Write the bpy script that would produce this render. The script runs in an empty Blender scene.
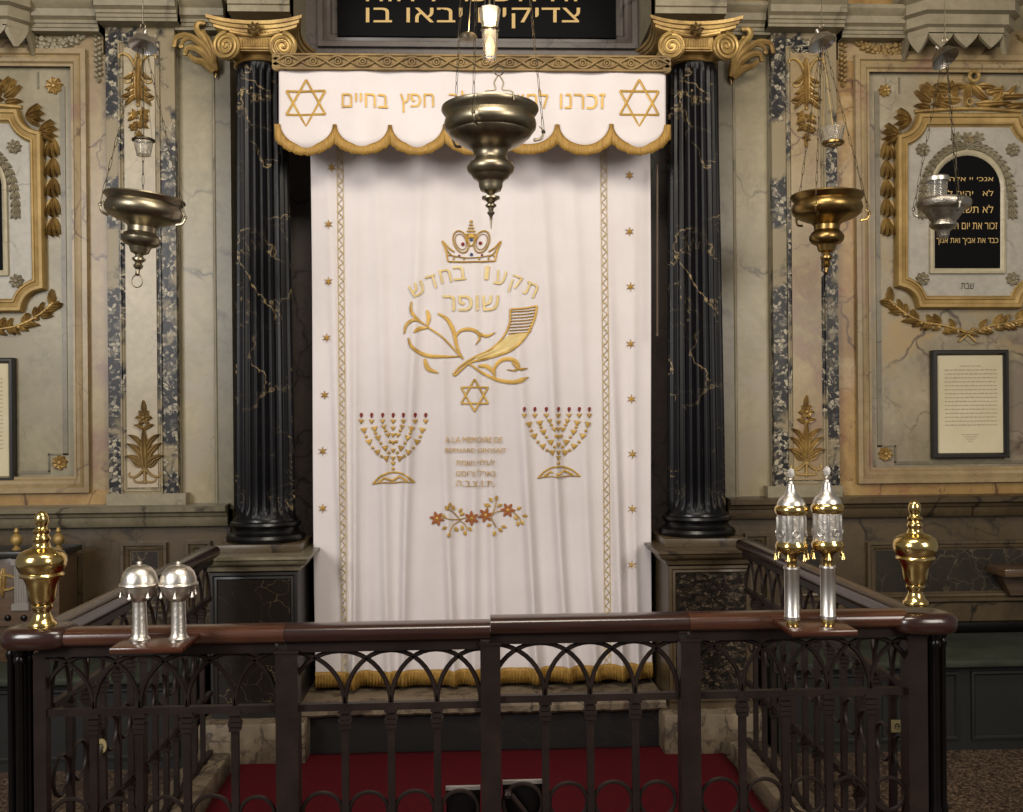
import bpy, bmesh, math, random
from mathutils import Vector, Matrix
from mathutils.geometry import delaunay_2d_cdt
PI = math.pi
R = math.radians
random.seed(7)
SC = bpy.context.scene
COL = SC.collection

# ---------------------------------------------------------------- camera
F = 1000.0                      # focal length in pixels of the 1023 x 812 frame
YAW, ROLL, EYE, HOR = R(2.5), R(-0.5), 1.60, 422.0
cam_d = bpy.data.cameras.new('camera')
cam = bpy.data.objects.new('camera', cam_d)
COL.objects.link(cam)
CR = (Matrix.Rotation(-YAW, 4, 'Z') @ Matrix.Rotation(R(90), 4, 'X') @ Matrix.Rotation(ROLL, 4, 'Z')).to_3x3()
cam.matrix_world = Matrix.Translation((0, 0, EYE)) @ CR.to_4x4()
cam_d.sensor_fit = 'HORIZONTAL'
cam_d.sensor_width = 36.0
cam_d.lens = F / 1023.0 * 36.0
cam_d.shift_y = (HOR - 406.0) / 1023.0
cam_d.clip_start = 0.05
SC.camera = cam

# ---------------------------------------------------------------- world, lights, exposure
SC.view_settings.view_transform = 'Standard'
SC.view_settings.look = 'None'
SC.view_settings.gamma = 1.0
SC.view_settings.use_curve_mapping = False
SC.view_settings.exposure = -0.25
world = bpy.data.worlds.new('room_light')
SC.world = world
world.use_nodes = True
wb = world.node_tree.nodes['Background']
wb.inputs[0].default_value = (1.0, 0.96, 0.93, 1)
wb.inputs[1].default_value = 0.20

def area(name, loc, aim, sx, sy, power, col):
    l = bpy.data.lights.new(name, 'AREA')
    l.shape = 'RECTANGLE'; l.size = sx; l.size_y = sy
    l.energy = power; l.color = col
    o = bpy.data.objects.new(name, l)
    COL.objects.link(o)
    o.location = loc
    o.rotation_euler = (Vector(aim) - Vector(loc)).to_track_quat('-Z', 'Y').to_euler()
    return o
area('window_light_left', (-3.6, -0.6, 3.3), (0.3, 5.3, 2.2), 1.6, 2.4, 240, (1.0, 0.97, 0.94))
area('window_light_right', (3.4, -0.8, 3.2), (0.3, 5.3, 2.2), 1.6, 2.2, 160, (1.0, 0.91, 0.80))
area('overhead_fill_light', (0.2, 1.7, 4.3), (0.1, 4.9, 2.2), 1.8, 1.0, 130, (1.0, 0.91, 0.78))  # area light added overhead to brighten the upper part; no fixture hangs there

# ---------------------------------------------------------------- helpers
def at(px, py, Y):
    """the point of the plane y=Y that the photograph shows at (px, py)"""
    ray = CR @ Vector(((px - 511.5) / F, (HOR - py) / F, -1.0))
    t = Y / ray.y
    return Vector((ray.x * t, Y, EYE + ray.z * t))
def X(px, Y, py=400): return at(px, py, Y).x
def Z(py, Y, px=480): return at(px, py, Y).z

class MB:
    def __init__(s): s.v = []; s.f = []
    def add(s, vs, fs):
        b = len(s.v)
        s.v += [Vector(v) for v in vs]
        s.f += [tuple(i + b for i in f) for f in fs]
    def box(s, x0, x1, y0, y1, z0, z1, bv=0.0):
        x0, x1 = sorted((x0, x1)); y0, y1 = sorted((y0, y1)); z0, z1 = sorted((z0, z1))
        if bv <= 0:
            vs = [(x0,y0,z0),(x1,y0,z0),(x1,y1,z0),(x0,y1,z0),(x0,y0,z1),(x1,y0,z1),(x1,y1,z1),(x0,y1,z1)]
            s.add(vs, [(0,3,2,1),(4,5,6,7),(0,1,5,4),(1,2,6,5),(2,3,7,6),(3,0,4,7)])
            return s
        bv = min(bv, (x1-x0)*.45, (y1-y0)*.45, (z1-z0)*.45)
        bm = bmesh.new(); bmesh.ops.create_cube(bm, size=1)
        for v in bm.verts:
            v.co = Vector(((x0+x1)/2 + v.co.x*(x1-x0), (y0+y1)/2 + v.co.y*(y1-y0), (z0+z1)/2 + v.co.z*(z1-z0)))
        bmesh.ops.bevel(bm, geom=list(bm.edges), offset=bv, segments=2, profile=0.5, affect='EDGES')
        s.bm(bm); return s
    def bm(s, bm, M=None):
        bm.verts.index_update()
        s.add([(M @ v.co) if M else v.co.copy() for v in bm.verts], [tuple(v.index for v in f.verts) for f in bm.faces])
        bm.free()
    def lathe(s, prof, c=(0,0,0), seg=32, M=None, rad=None):
        """prof: list of (r, z); rad(theta) multiplies r"""
        c = Vector(c); vs = []; fs = []
        for (r, z) in prof:
            for k in range(seg):
                a = 2*PI*k/seg; q = r*(rad(a) if rad else 1.0)
                p = Vector((q*math.cos(a), q*math.sin(a), z))
                vs.append((M @ p if M else p) + c)
        n = len(prof)
        for i in range(n-1):
            for k in range(seg):
                k2 = (k+1) % seg
                fs.append((i*seg+k, i*seg+k2, (i+1)*seg+k2, (i+1)*seg+k))
        if prof[0][0] > 1e-5: fs.append(tuple(range(seg-1, -1, -1)))
        if prof[-1][0] > 1e-5: fs.append(tuple((n-1)*seg+k for k in range(seg)))
        s.add(vs, fs); return s
    def tube(s, pts, rad, seg=8, closed=False):
        pts = [Vector(p) for p in pts]; n = len(pts)
        rad = rad if isinstance(rad, (list, tuple)) else [rad]*n
        vs = []; fs = []; up = None
        for i, p in enumerate(pts):
            if closed: d = pts[(i+1) % n] - pts[i-1]
            else: d = pts[min(i+1, n-1)] - pts[max(i-1, 0)]
            if d.length < 1e-9: d = Vector((0,0,1))
            d.normalize()
            if up is None:
                up = Vector((0,1,0)) if abs(d.y) < .9 else Vector((1,0,0))
            up = up - d*up.dot(d)
            if up.length < 1e-6: up = d.orthogonal()
            up.normalize(); w = d.cross(up)
            for k in range(seg):
                a = 2*PI*k/seg + PI/seg
                vs.append(p + (up*math.cos(a) + w*math.sin(a))*rad[i])
        m = n if closed else n-1
        for i in range(m):
            j = (i+1) % n
            for k in range(seg):
                k2 = (k+1) % seg
                fs.append((i*seg+k, i*seg+k2, j*seg+k2, j*seg+k))
        if not closed:
            fs.append(tuple(range(seg-1, -1, -1))); fs.append(tuple((n-1)*seg+k for k in range(seg)))
        s.add(vs, fs); return s
    def sweep(s, path, prof, closed=True, y=0.0):
        """moulding: path = (x,z) points in a vertical plane y, prof = (offset to the left of travel, height out of the wall)"""
        n = len(path); m = len(prof); vs = []; fs = []
        P = [Vector((p[0], p[1])) for p in path]
        for i in range(n):
            a = P[i] - P[i-1] if (closed or i > 0) else P[1]-P[0]
            b = P[(i+1) % n] - P[i] if (closed or i < n-1) else P[-1]-P[-2]
            a.normalize(); b.normalize()
            na = Vector((-a.y, a.x)); nb = Vector((-b.y, b.x))
            nn = na+nb; nn = nn/max(nn.length, .01); nn = nn/max(nn.dot(na), .35)
            for (o, h) in prof:
                q = P[i] + nn*o
                vs.append((q.x, y-h, q.y))
        for i in range(n if closed else n-1):
            j = (i+1) % n
            for k in range(m-1):
                fs.append((i*m+k, i*m+k+1, j*m+k+1, j*m+k))
        if not closed:
            fs.append(tuple(range(m))); fs.append(tuple((n-1)*m+k for k in range(m)))
        s.add(vs, fs); return s
    def prism(s, poly, y0, y1):
        """polygon of (x,z) extruded from y0 to y1"""
        n = len(poly)
        vs = [(p[0], y0, p[1]) for p in poly] + [(p[0], y1, p[1]) for p in poly]
        fs = [tuple(range(n)), tuple(range(2*n-1, n-1, -1))]
        fs += [(i, i+n, (i+1) % n + n, (i+1) % n) for i in range(n)]
        s.add(vs, fs); return s
    def build(s, name, m, parent=None, smooth=35, origin=None):
        me = bpy.data.meshes.new(name)
        if parent is not None: org = ORG[parent.name]
        elif origin is not None: org = Vector(origin)
        else:
            xs = [v.x for v in s.v]; ys = [v.y for v in s.v]; zs = [v.z for v in s.v]
            org = Vector(((min(xs)+max(xs))/2, (min(ys)+max(ys))/2, min(zs)))
        me.from_pydata([v - org for v in s.v], [], s.f)
        bm = bmesh.new(); bm.from_mesh(me)
        bmesh.ops.recalc_face_normals(bm, faces=bm.faces[:])
        bm.to_mesh(me); bm.free()
        me.materials.append(m)
        if smooth:
            me.shade_smooth(); me.set_sharp_from_angle(angle=R(smooth))
        o = bpy.data.objects.new(name, me)
        COL.objects.link(o)
        ORG[o.name] = org
        if parent is not None: o.parent = parent
        else: o.location = org
        return o
ORG = {}
def empty(name, loc, label, cat, group=None):
    o = bpy.data.objects.new(name, None)
    o.empty_display_size = .05
    COL.objects.link(o); o.location = loc
    ORG[o.name] = Vector(loc)
    tag(o, label, cat, group); return o
def tag(o, label=None, cat=None, group=None, kind=None):
    if label: o['label'] = label
    if cat: o['category'] = cat
    if group: o['group'] = group
    if kind: o['kind'] = kind
    g_ = {'flower_festoon': 'carved festoons under the cornice', 'husk_garland': 'upright gilt husk garlands', 'oak_leaf_garland': 'gilt leaf garlands under the tablets', 'gilt_trophy_carving': 'gilt carvings on top of the tablets',
          'corner_rosette': 'gilt panel rosettes', 'flower_drop': 'carved flower drops', 'acanthus_ornament': 'gilt pilaster ornaments', 'candelabra_ornament': 'gilt pilaster ornaments', 'tablet_cartouche': 'framed tablets',
          'framed_notice': 'framed notices on the wall', 'fluted_column': 'black columns', 'column_pedestal': 'column pedestals', 'hanging_lamp': 'hanging synagogue lamps', 'iron_railing': 'iron railing panels', 'gate': 'gate leaves',
          'corner_post': 'railing corners', 'lock_case': 'gate locks', 'brass_finial': 'brass corner finials', 'wooden_plate': 'finial plates', 'torah_finial': 'silver Torah finials', 'wall_bench': 'wall benches', 'tag': 'railing tags'}.get(o.name.split('.')[0])
    if g_ and 'group' not in o: o['group'] = g_
    return o
def copy_tree(o, parent=None):
    c = o.copy(); COL.objects.link(c)
    if parent is not None: c.parent = parent
    for ch in [k for k in bpy.data.objects if k.parent == o]: copy_tree(ch, c)
    return c
def struct(mb, name, m, label=None, smooth=35):
    o = mb.build(name, m, None, smooth); o['kind'] = 'structure'
    if label: o['label'] = label
    return o

# ---------------------------------------------------------------- materials
def hx(h):
    h = h.lstrip('#'); c = [int(h[i:i+2], 16)/255 for i in (0, 2, 4)]
    return tuple((x/12.92 if x <= .04045 else ((x+.055)/1.055)**2.4) for x in c) + (1,)
class NT:
    def __init__(s, name, rough=.5, metal=0.0, spec=.5):
        s.m = bpy.data.materials.new(name); s.m.use_nodes = True
        s.t = s.m.node_tree; s.b = s.t.nodes['Principled BSDF']
        s.b.inputs['Roughness'].default_value = rough
        s.b.inputs['Metallic'].default_value = metal
        s.b.inputs['Specular IOR Level'].default_value = spec
        s.tc = s.t.nodes.new('ShaderNodeTexCoord').outputs['Object']
    def n(s, ty, **kw):
        nd = s.t.nodes.new('ShaderNode'+ty)
        for k, v in kw.items():
            if hasattr(nd, k): setattr(nd, k, v)
            else: nd.inputs[k.replace('_', ' ')].default_value = v
        return nd
    def l(s, a, b): s.t.links.new(a, b)
    def coord(s, scale=(1,1,1), rot=(0,0,0), off=(0,0,0)):
        mp = s.n('Mapping'); mp.inputs['Scale'].default_value = scale; mp.inputs['Rotation'].default_value = rot
        mp.inputs['Location'].default_value = off
        s.l(s.tc, mp.inputs[0]); return mp.outputs[0]
    def noise(s, co, scale, detail=6, rough=.6, dist=0.0, col=False):
        nd = s.n('TexNoise'); nd.inputs['Scale'].default_value = scale; nd.inputs['Detail'].default_value = detail
        nd.inputs['Roughness'].default_value = rough; nd.inputs['Distortion'].default_value = dist
        s.l(co, nd.inputs['Vector']); return nd.outputs['Color' if col else 'Fac']
    def ramp(s, fac, stops):
        r = s.n('ValToRGB'); e = r.color_ramp.elements
        while len(e) < len(stops): e.new(.5)
        for el, (p, c) in zip(e, stops):
            el.position = p; el.color = hx(c) if isinstance(c, str) else (c, c, c, 1)
        s.l(fac, r.inputs[0]); return r.outputs[0]
    def mix(s, fac, a, b, mode='MIX'):
        m = s.n('Mix', data_type='RGBA', blend_type=mode)
        for sock, v in ((m.inputs[0], fac), (m.inputs[6], a), (m.inputs[7], b)):
            if isinstance(v, (int, float)): sock.default_value = v
            elif isinstance(v, str): sock.default_value = hx(v)
            else: s.l(v, sock)
        return m.outputs[2]
    def warp(s, co, scale, amt):
        nz = s.noise(co, scale, 4, .6, col=True)
        v = s.n('VectorMath', operation='MULTIPLY_ADD')
        s.l(nz, v.inputs[0]); v.inputs[1].default_value = (amt, amt, amt); s.l(co, v.inputs[2])
        return v.outputs[0]
    def vor(s, co, scale, feature='DISTANCE_TO_EDGE', out='Distance'):
        v = s.n('TexVoronoi', feature=feature); v.inputs['Scale'].default_value = scale
        s.l(co, v.inputs['Vector']); return v.outputs[out]
    def bump(s, h, strength=.3, dist=.01):
        b = s.n('Bump'); b.inputs['Strength'].default_value = strength; b.inputs['Distance'].default_value = dist
        s.l(h, b.inputs['Height']); s.l(b.outputs[0], s.b.inputs['Normal'])
    def color(s, c):
        if isinstance(c, str): s.b.inputs['Base Color'].default_value = hx(c)
        else: s.l(c, s.b.inputs['Base Color'])
        return s.m

def veined(name, c1, c2, vein, vs=2.2, vw=.025, rough=.35, patch=(.45, .6), warp=.5, stains=None, scale=(1,1,1), off=(0,0,0), fine=.5, fs=None):
    a = NT(name, rough)
    co = a.coord(scale, off=off)
    base = a.ramp(a.noise(co, 2.6, 8, .65, .6), [(.30, c1), (.68, c2)])
    fn = a.ramp(a.noise(co, 26, 5, .7), [(.35, .66), (.65, 1.0)])
    base = a.mix(fine, base, fn, 'MULTIPLY')
    if stains:
        for k, (sc, lo, hi, c) in enumerate(stains):
            f = a.ramp(a.noise(a.warp(a.coord(scale, off=(3.1*k+1.7, 2.3*k, 1.1*k)), 2.5, .5), sc, 5, .6, .8), [(lo, 0.0), (hi, 1.0)])
            base = a.mix(f, base, c)
    w = a.warp(co, 1.8, warp); w = a.warp(w, 9, warp*.16)
    e = a.ramp(a.vor(w, vs), [(0.0, 1.0), (vw, 0.0)])
    pm = a.ramp(a.noise(co, 1.9, 3, .5), [(patch[0], 0.0), (patch[1], 1.0)])
    f = a.mix(1.0, e, pm, 'MULTIPLY')
    base = a.mix(f, base, vein)
    if fs:
        w2 = a.warp(a.coord(scale, off=(5, 3, 8)), 4, .25)
        e2 = a.ramp(a.vor(w2, fs), [(0.0, .75), (vw*.8, 0.0)])
        pm2 = a.ramp(a.noise(a.coord(scale, off=(9, 1, 4)), 2.6, 3, .5), [(patch[0]+.04, 0.0), (patch[1]+.05, 1.0)])
        base = a.mix(a.mix(1.0, e2, pm2, 'MULTIPLY'), base, vein)
    return a.color(base)

def breccia(name, cols, dark, vs=22, edge=.08, rough=.35, scale=(1,1,1), big=2.5, plain=None):
    a = NT(name, rough)
    co = a.coord(scale)
    w = a.warp(co, 8, .12)
    cell = a.n('TexVoronoi', feature='F1'); cell.inputs['Scale'].default_value = vs; a.l(w, cell.inputs['Vector'])
    g = a.n('SeparateColor'); a.l(cell.outputs['Color'], g.inputs[0])
    base = a.ramp(g.outputs[0], cols)
    e = a.ramp(a.vor(w, vs), [(0.0, 1.0), (edge, 0.0)])
    base = a.mix(e, base, dark)
    fn = a.noise(co, 40, 4, .7)
    base = a.mix(.5, base, a.ramp(fn, [(.3, .6), (.7, 1.0)]), 'MULTIPLY')
    a.b.inputs['Specular IOR Level'].default_value = .25
    if plain:
        f = a.ramp(a.noise(a.warp(a.coord(scale, off=(2, 5, 1)), 5, .15), big, 4, .6), [(.50, 0.0), (.56, 1.0)])
        base = a.mix(f, base, plain)
    return a.color(base)

M = {}
M['beige'] = veined('warm_beige_marble', '#ada084', '#93866a', '#564c3e', 1.6, .020, patch=(.5, .62), stains=[(1.2, .55, .75, '#b0a08a')], fs=4.5)
M['beige_right'] = veined('stained_beige_marble', '#a39880', '#83785f', '#43382c', 1.7, .022, patch=(.46, .58), stains=[(1.5, .52, .66, '#7d705f'), (1.1, .60, .74, '#9c8357'), (3.5, .58, .68, '#6b5c4b')], off=(4, 0, 2), fs=4)
M['green_beige'] = veined('grey_green_marble', '#9c9274', '#7b7158', '#4b4437', 1.5, .022, patch=(.50, .62), stains=[(2.2, .56, .66, '#8a8068')], off=(1, 0, 7), fs=5)
M['stone'] = veined('grey_beige_stone', '#a09474', '#7f7559', '#4c4334', 1.5, .022, patch=(.50, .62), stains=[(2.4, .55, .68, '#8f8470')], fs=3.5)
M['stone_trim'] = veined('cornice_stone', '#968c73', '#756c56', '#4c4436', 1.4, .02, rough=.5, patch=(.56, .68))
M['drab_stone'] = veined('grey_stone', '#827963', '#645c49', '#383128', 1.8, .03, patch=(.46, .6), fs=5)  # darker grey stone for strips, inlay line, ledge and cap
M['yellow'] = veined('yellow_sienna_marble', '#ab8c55', '#8c6c3d', '#4a2c1c', 2.6, .03, patch=(.42, .56), stains=[(2.0, .54, .66, '#8a5c3a'), (1.7, .55, .7, '#b8a684')], off=(2, 0, 5), fs=6)
M['pale'] = veined('pale_pink_marble', '#a48f68', '#84704e', '#523a2c', 2.0, .02, patch=(.48, .6), stains=[(2.3, .56, .68, '#80634f')], fs=5)
M['white_marble'] = veined('white_marble', '#b3ada0', '#989284', '#6f695f', 2.2, .02, patch=(.5, .62))
M['cream'] = veined('cream_marble', '#c0b69a', '#a89c7e', '#857a62', 2.2, .02, patch=(.5, .62))
M['purple'] = veined('purple_grey_marble', '#5a504a', '#443b37', '#241d1b', 3, .03, patch=(.42, .56), fs=8)
M['black_gold'] = veined('black_gold_veined_marble', '#08080b', '#100e11', '#a08a64', 2.3, .011, rough=.36, patch=(.50, .58), warp=.6, fs=7, scale=(1, 1, 1.35))
M['dark_dado'] = veined('dark_veined_marble', '#332c24', '#201b16', '#6f634e', 5, .03, rough=.3, patch=(.44, .56), fs=10)
M['dado'] = veined('brown_dado_stone', '#5c4d36', '#403423', '#19130d', 2.4, .03, patch=(.44, .58), stains=[(1.8, .52, .68, '#4d4030')], fs=6)
M['brec'] = breccia('blue_white_breccia', [(.0, '#121214'), (.42, '#2b2a2b'), (.55, '#6b655a'), (.9, '#b0a68f')], '#17161b', 48, .15, plain='#877a5f', big=2.6)
M['dark_brec'] = breccia('dark_brown_breccia', [(.0, '#14110e'), (.45, '#2b241d'), (.8, '#4b3f33'), (1.0, '#5f5242')], '#080605', 46, .16, scale=(1, 1, 1.6))
M['worn'] = veined('worn_step_marble', '#877862', '#5f5140', '#2a211a', 5, .03, rough=.6, patch=(.4, .55), stains=[(6, .5, .6, '#493c30')])
M['dark_stone'] = veined('near_black_stone', '#120e0c', '#0a0807', '#231a15', 9, .03, rough=.6, patch=(.5, .6))  # near-black stone with faint brown veins

def metal(name, c1, c2, rough=.3, bump=0.0, bs=60, metallic=1.0, ns=9):
    a = NT(name, rough, metallic)
    co = a.coord()
    c = a.ramp(a.noise(co, ns, 5, .6), [(.35, c1), (.65, c2)])
    if bump: a.bump(a.noise(co, bs, 3, .5), bump, .004)
    if metallic < .2: a.b.inputs['Specular IOR Level'].default_value = .22
    return a.color(c)
M['gilt'] = metal('old_gilding', '#b3965a', '#80643a', .45, .3, 70, .45)
M['gilt_frame'] = metal('yellow_gilt_frame', '#a88c55', '#8d723f', .5, .08, 40, .25)
M['carved'] = metal('dull_carved_gold', '#8b7348', '#6b5636', .6, .4, 90, .3)
M['brass'] = metal('polished_brass', '#dcc58a', '#ccae68', .17, .03, 20)
M['bronze'] = metal('dark_brass', '#a0967f', '#72695a', .36, .12, 26)
M['bronze2'] = metal('aged_brass', '#a08552', '#735e39', .32, .10, 26)
M['silver'] = metal('silver', '#dcd7ce', '#b9b3aa', .36, .25, 90)
M['silver_dull'] = metal('embossed_silver', '#bdb7ac', '#878176', .38, .6, 110)
M['silver_plain'] = metal('smooth_silver', '#dedbd6', '#c9c5bf', .36, .05, 30)
M['iron'] = metal('brown_painted_iron', '#2b211e', '#1e1715', .45, .15, 60, .15)
M['black_iron'] = metal('black_painted_iron', '#0e0b0b', '#090707', .28, .05, 40, .0)
M['gilt_dark'] = metal('dull_relief_stone_gilt', '#8f7546', '#6e5834', .6, .3, 60, .25)

def wood(name, c1, c2, rough=.25, scale=(1, 14, 14)):
    a = NT(name, rough)
    co = a.coord(scale)
    c = a.ramp(a.noise(co, 6, 6, .6, .8), [(.3, c1), (.7, c2)])
    a.b.inputs['Coat Weight'].default_value = .35
    a.b.inputs['Coat Roughness'].default_value = .12
    return a.color(c)
M['mahogany'] = wood('dark_mahogany', '#331a14', '#1f0f0c')
M['mahogany_red'] = wood('red_brown_mahogany', '#4e2c1d', '#341c13')
M['side_wood'] = wood('side_rail_mahogany', '#2c1813', '#1c0f0c', scale=(14, 1, 14))
M['plate_wood'] = wood('reddish_plate_wood', '#4a2617', '#36190d')
M['old_wood'] = wood('old_brown_wood', '#5a432c', '#3b2a1b', .5)

def plain(name, c, rough=.6, metallic=0.0, spec=.4):
    return NT(name, rough, metallic, spec).color(c)
M['black_board'] = plain('black_slate', '#08080a', .6, 0, .08)
M['black_frame'] = plain('black_frame', '#23211f', .35)
M['gold_paint'] = plain('gold_paint', '#c2a368', .5)
M['red_paint'] = plain('dark_red_thread', '#7a2420', .7)
M['blue_thread'] = plain('blue_thread', '#3a4668', .7)
M['orange_thread'] = plain('orange_brown_thread', '#96582c', .7)
M['gold_thread'] = metal('gold_thread', '#c6a04e', '#ab8740', .5, .35, 220, .35)
M['pale_thread'] = metal('pale_gold_thread', '#d2bd84', '#c3aa6c', .5, .3, 220, .2)
M['ink'] = plain('dark_ink', '#3a342c', .7)
M['faded_ink'] = plain('faded_ink', '#a39880', .7)
M['tag'] = plain('beige_tag', '#8f8158', .6)
M['grey_edge'] = plain('pale_grey_metal', '#8d8680', .4, .4)

a = NT('old_paper', .7)
M['paper'] = a.color(a.ramp(a.noise(a.coord(), 5, 5, .6), [(.3, '#cdc3a5'), (.7, '#bfb391')]))

a = NT('white_silk_cloth', .62, 0, .3)
co = a.coord((30, 30, 400))
a.bump(a.noise(co, 3, 3, .5), .10, .002)
a.b.inputs['Sheen Weight'].default_value = .15
M['cloth'] = a.color(a.ramp(a.noise(a.coord(), 3, 4, .6), [(.3, '#d6cfcf'), (.7, '#cdc5c4')]))

a = NT('gold_fringe', .6, .15)
co = a.coord((260, 260, 6))
f = a.noise(co, 1.2, 3, .7)
a.bump(f, .6, .004)
M['fringe'] = a.color(a.ramp(f, [(.35, '#7a5a20'), (.62, '#b08a42')]))

a = NT('red_carpet', .95, 0, .1)
M['carpet'] = a.color(a.ramp(a.noise(a.coord(), 90, 4, .7), [(.3, '#3c0a10'), (.7, '#520e16')]))

a = NT('green_bench_cloth', .8, 0, .2)
M['green'] = a.color(a.ramp(a.noise(a.coord((1, 1, 4)), 4, 6, .6), [(.3, '#3c4036'), (.7, '#262a22')]))
a = NT('dark_green_paint', .6)
M['dark_green'] = a.color(a.ramp(a.noise(a.coord(), 3, 6, .6), [(.3, '#12130e'), (.7, '#0a0b08')]))

a = NT('speckled_terrazzo', .45)
co = a.coord()
c1 = a.ramp(a.noise(co, 70, 3, .8), [(.42, '#2c2019'), (.52, '#564334'), (.62, '#7d6b58')])
M['floor'] = a.color(a.mix(.6, c1, a.ramp(a.noise(co, 2, 4, .6), [(.3, .5), (.7, 1.0)]), 'MULTIPLY'))

a = NT('plaster_ceiling', .8)
M['plaster'] = a.color('#a29883')

a = NT('cup_glass', .08)
a.b.inputs['Transmission Weight'].default_value = .9
a.b.inputs['IOR'].default_value = 1.3
M['glass'] = a.color('#e9e6de')
a = NT('lit_bulb', .4)
a.b.inputs['Emission Color'].default_value = hx('#ffb45c')
a.b.inputs['Emission Strength'].default_value = 2.6
M['bulb'] = a.color('#ffe0b0')

M['black_gold'].node_tree.nodes['Principled BSDF'].inputs['Specular IOR Level'].default_value = .2

# ---------------------------------------------------------------- relief drawing on a wall plane
CX_R = at(970, 200, 5.35).x
_l = at(47, 200, 5.35).x; _r = at(893, 200, 5.35).x
XM = (_l + _r)/2
def plane(Y, mirror=False):
    def P(px, py, h=0.0):
        v = at(px, py, Y); v.y -= h
        if mirror: v.x = 2*XM - v.x
        return v
    return P
def sm(pts, n=6):
    """Catmull-Rom through 2D/3D tuples"""
    pts = [Vector(p) for p in pts]; out = []
    q = [pts[0]*2 - pts[1]] + pts + [pts[-1]*2 - pts[-2]]
    for i in range(1, len(q)-2):
        a, b, c, d = q[i-1], q[i], q[i+1], q[i+2]
        for k in range(n):
            t = k/n
            out.append(.5*((2*b) + (c-a)*t + (2*a-5*b+4*c-d)*t*t + (3*b-a-3*c+d)*t**3))
    out.append(pts[-1]); return out
def rib(mb, P, pts, w, h=.004, smooth=5, taper=None):
    """flat raised ribbon; w in photo pixels; taper = function t -> factor"""
    p = sm([(a[0], a[1], 0) for a in pts], smooth) if smooth and len(pts) > 2 else [Vector((a[0], a[1], 0)) for a in pts]
    if len(p) == 2: p = [p[0].lerp(p[1], k/6) for k in range(7)]
    n = len(p); vs = []; fs = []
    for i, q in enumerate(p):
        d = p[min(i+1, n-1)] - p[max(i-1, 0)]
        if d.length < 1e-6: d = Vector((1, 0, 0))
        d.normalize(); nn = Vector((-d.y, d.x, 0))
        ww = w*(taper(i/(n-1)) if taper else 1)/2
        for k, hh in ((-1, h*.35), (0, h), (1, h*.35)):
            e = q + nn*ww*k
            vs.append(P(e.x, e.y, hh))
    for i in range(n-1):
        for k in range(2): fs.append((i*3+k, i*3+k+1, (i+1)*3+k+1, (i+1)*3+k))
    mb.add(vs, fs)
def blob(mb, P, poly, h):
    """filled shape with a raised centre"""
    cx = sum(p[0] for p in poly)/len(poly); cy = sum(p[1] for p in poly)/len(poly); n = len(poly)
    vs = [P(p[0], p[1], h*.2) for p in poly] + [P(cx+(p[0]-cx)*.6, cy+(p[1]-cy)*.6, h*.85) for p in poly] + [P(cx, cy, h)]
    fs = [(i, (i+1) % n, n+(i+1) % n, n+i) for i in range(n)] + [(n+i, n+(i+1) % n, 2*n) for i in range(n)]
    mb.add(vs, fs)
def circ(cx, cy, r, n=10, ry=None, rot=0):
    ry = ry or r
    return [(cx + r*math.cos(a)*math.cos(rot) - ry*math.sin(a)*math.sin(rot), cy + r*math.cos(a)*math.sin(rot) + ry*math.sin(a)*math.cos(rot)) for a in [2*PI*k/n for k in range(n)]]
def leaf(mb, P, x, y, ang, L, W, h=.02, bend=0.0, lobes=0, tip=.35, n=9):
    """relief leaf starting at (x,y) running along ang (degrees, y down), L x W in pixels, h metres high"""
    a = R(ang); px, py = x, y; vs = []; fs = []
    for i in range(n+1):
        t = i/n
        w = W/2*(math.sin(PI*min(1, t*.97+.03)**.75)**.8)
        if lobes: w *= (.78 + .3*abs(math.sin(PI*lobes*t)))
        hh = h*(.35 + .75*math.sin(PI*t*.85)) + h*tip*t
        d = (math.cos(a), math.sin(a))
        for v, k in ((-1, .0), (-.6, .85), (-.2, .75), (0, 1.12), (.2, .75), (.6, .85), (1, .0)):
            vs.append(P(px - d[1]*w*v, py + d[0]*w*v, hh*k - .002))
        px += d[0]*L/n; py += d[1]*L/n; a += R(bend)/n
    for i in range(n):
        for k in range(6): fs.append((i*7+k, i*7+k+1, (i+1)*7+k+1, (i+1)*7+k))
    mb.add(vs, fs)
def cord(mb, P, pts, r0, r1=None, h=None, smooth=5, seg=6):
    """round relief stem, radii in pixels"""
    r1 = r0 if r1 is None else r1
    p = sm([(a[0], a[1], 0) for a in pts], smooth) if len(pts) > 2 else [Vector((a[0], a[1], 0)) for a in pts]
    n = len(p); s = .0052
    rr = [(r0 + (r1-r0)*i/(n-1))*s for i in range(n)]
    mb.tube([P(q.x, q.y, rr[i]*.6 if h is None else h) for i, q in enumerate(p)], rr, seg)
def curl(mb, P, x, y, ang, L, turn, r0, r1, seg=6, h=None):
    """a scroll that winds tighter towards its end"""
    pts = [(x, y)]; a = R(ang); n = 22
    for i in range(n):
        t = i/n
        a += R(turn)*(.3 + 2.1*t*t)/n
        st = L/n*(1.25 - .95*t)
        x += math.cos(a)*st; y += math.sin(a)*st; pts.append((x, y))
    cord(mb, P, pts, r0, r1, h, 1, seg)
def spiral(mb, P, cx, cy, r, turns, a0, sgn, w, h):
    pts = []; n = int(turns*22)
    for i in range(n+1):
        t = i/n; rr = r*(1-t)**.9 + .3
        an = a0 + sgn*turns*2*PI*t
        pts.append((cx + rr*math.cos(an), cy + rr*math.sin(an)))
    s = .0052
    mb.tube([P(q[0], q[1], h) for q in pts], [max(.35, w*(1-.55*i/n))*s for i in range(len(pts))], 6)

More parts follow.
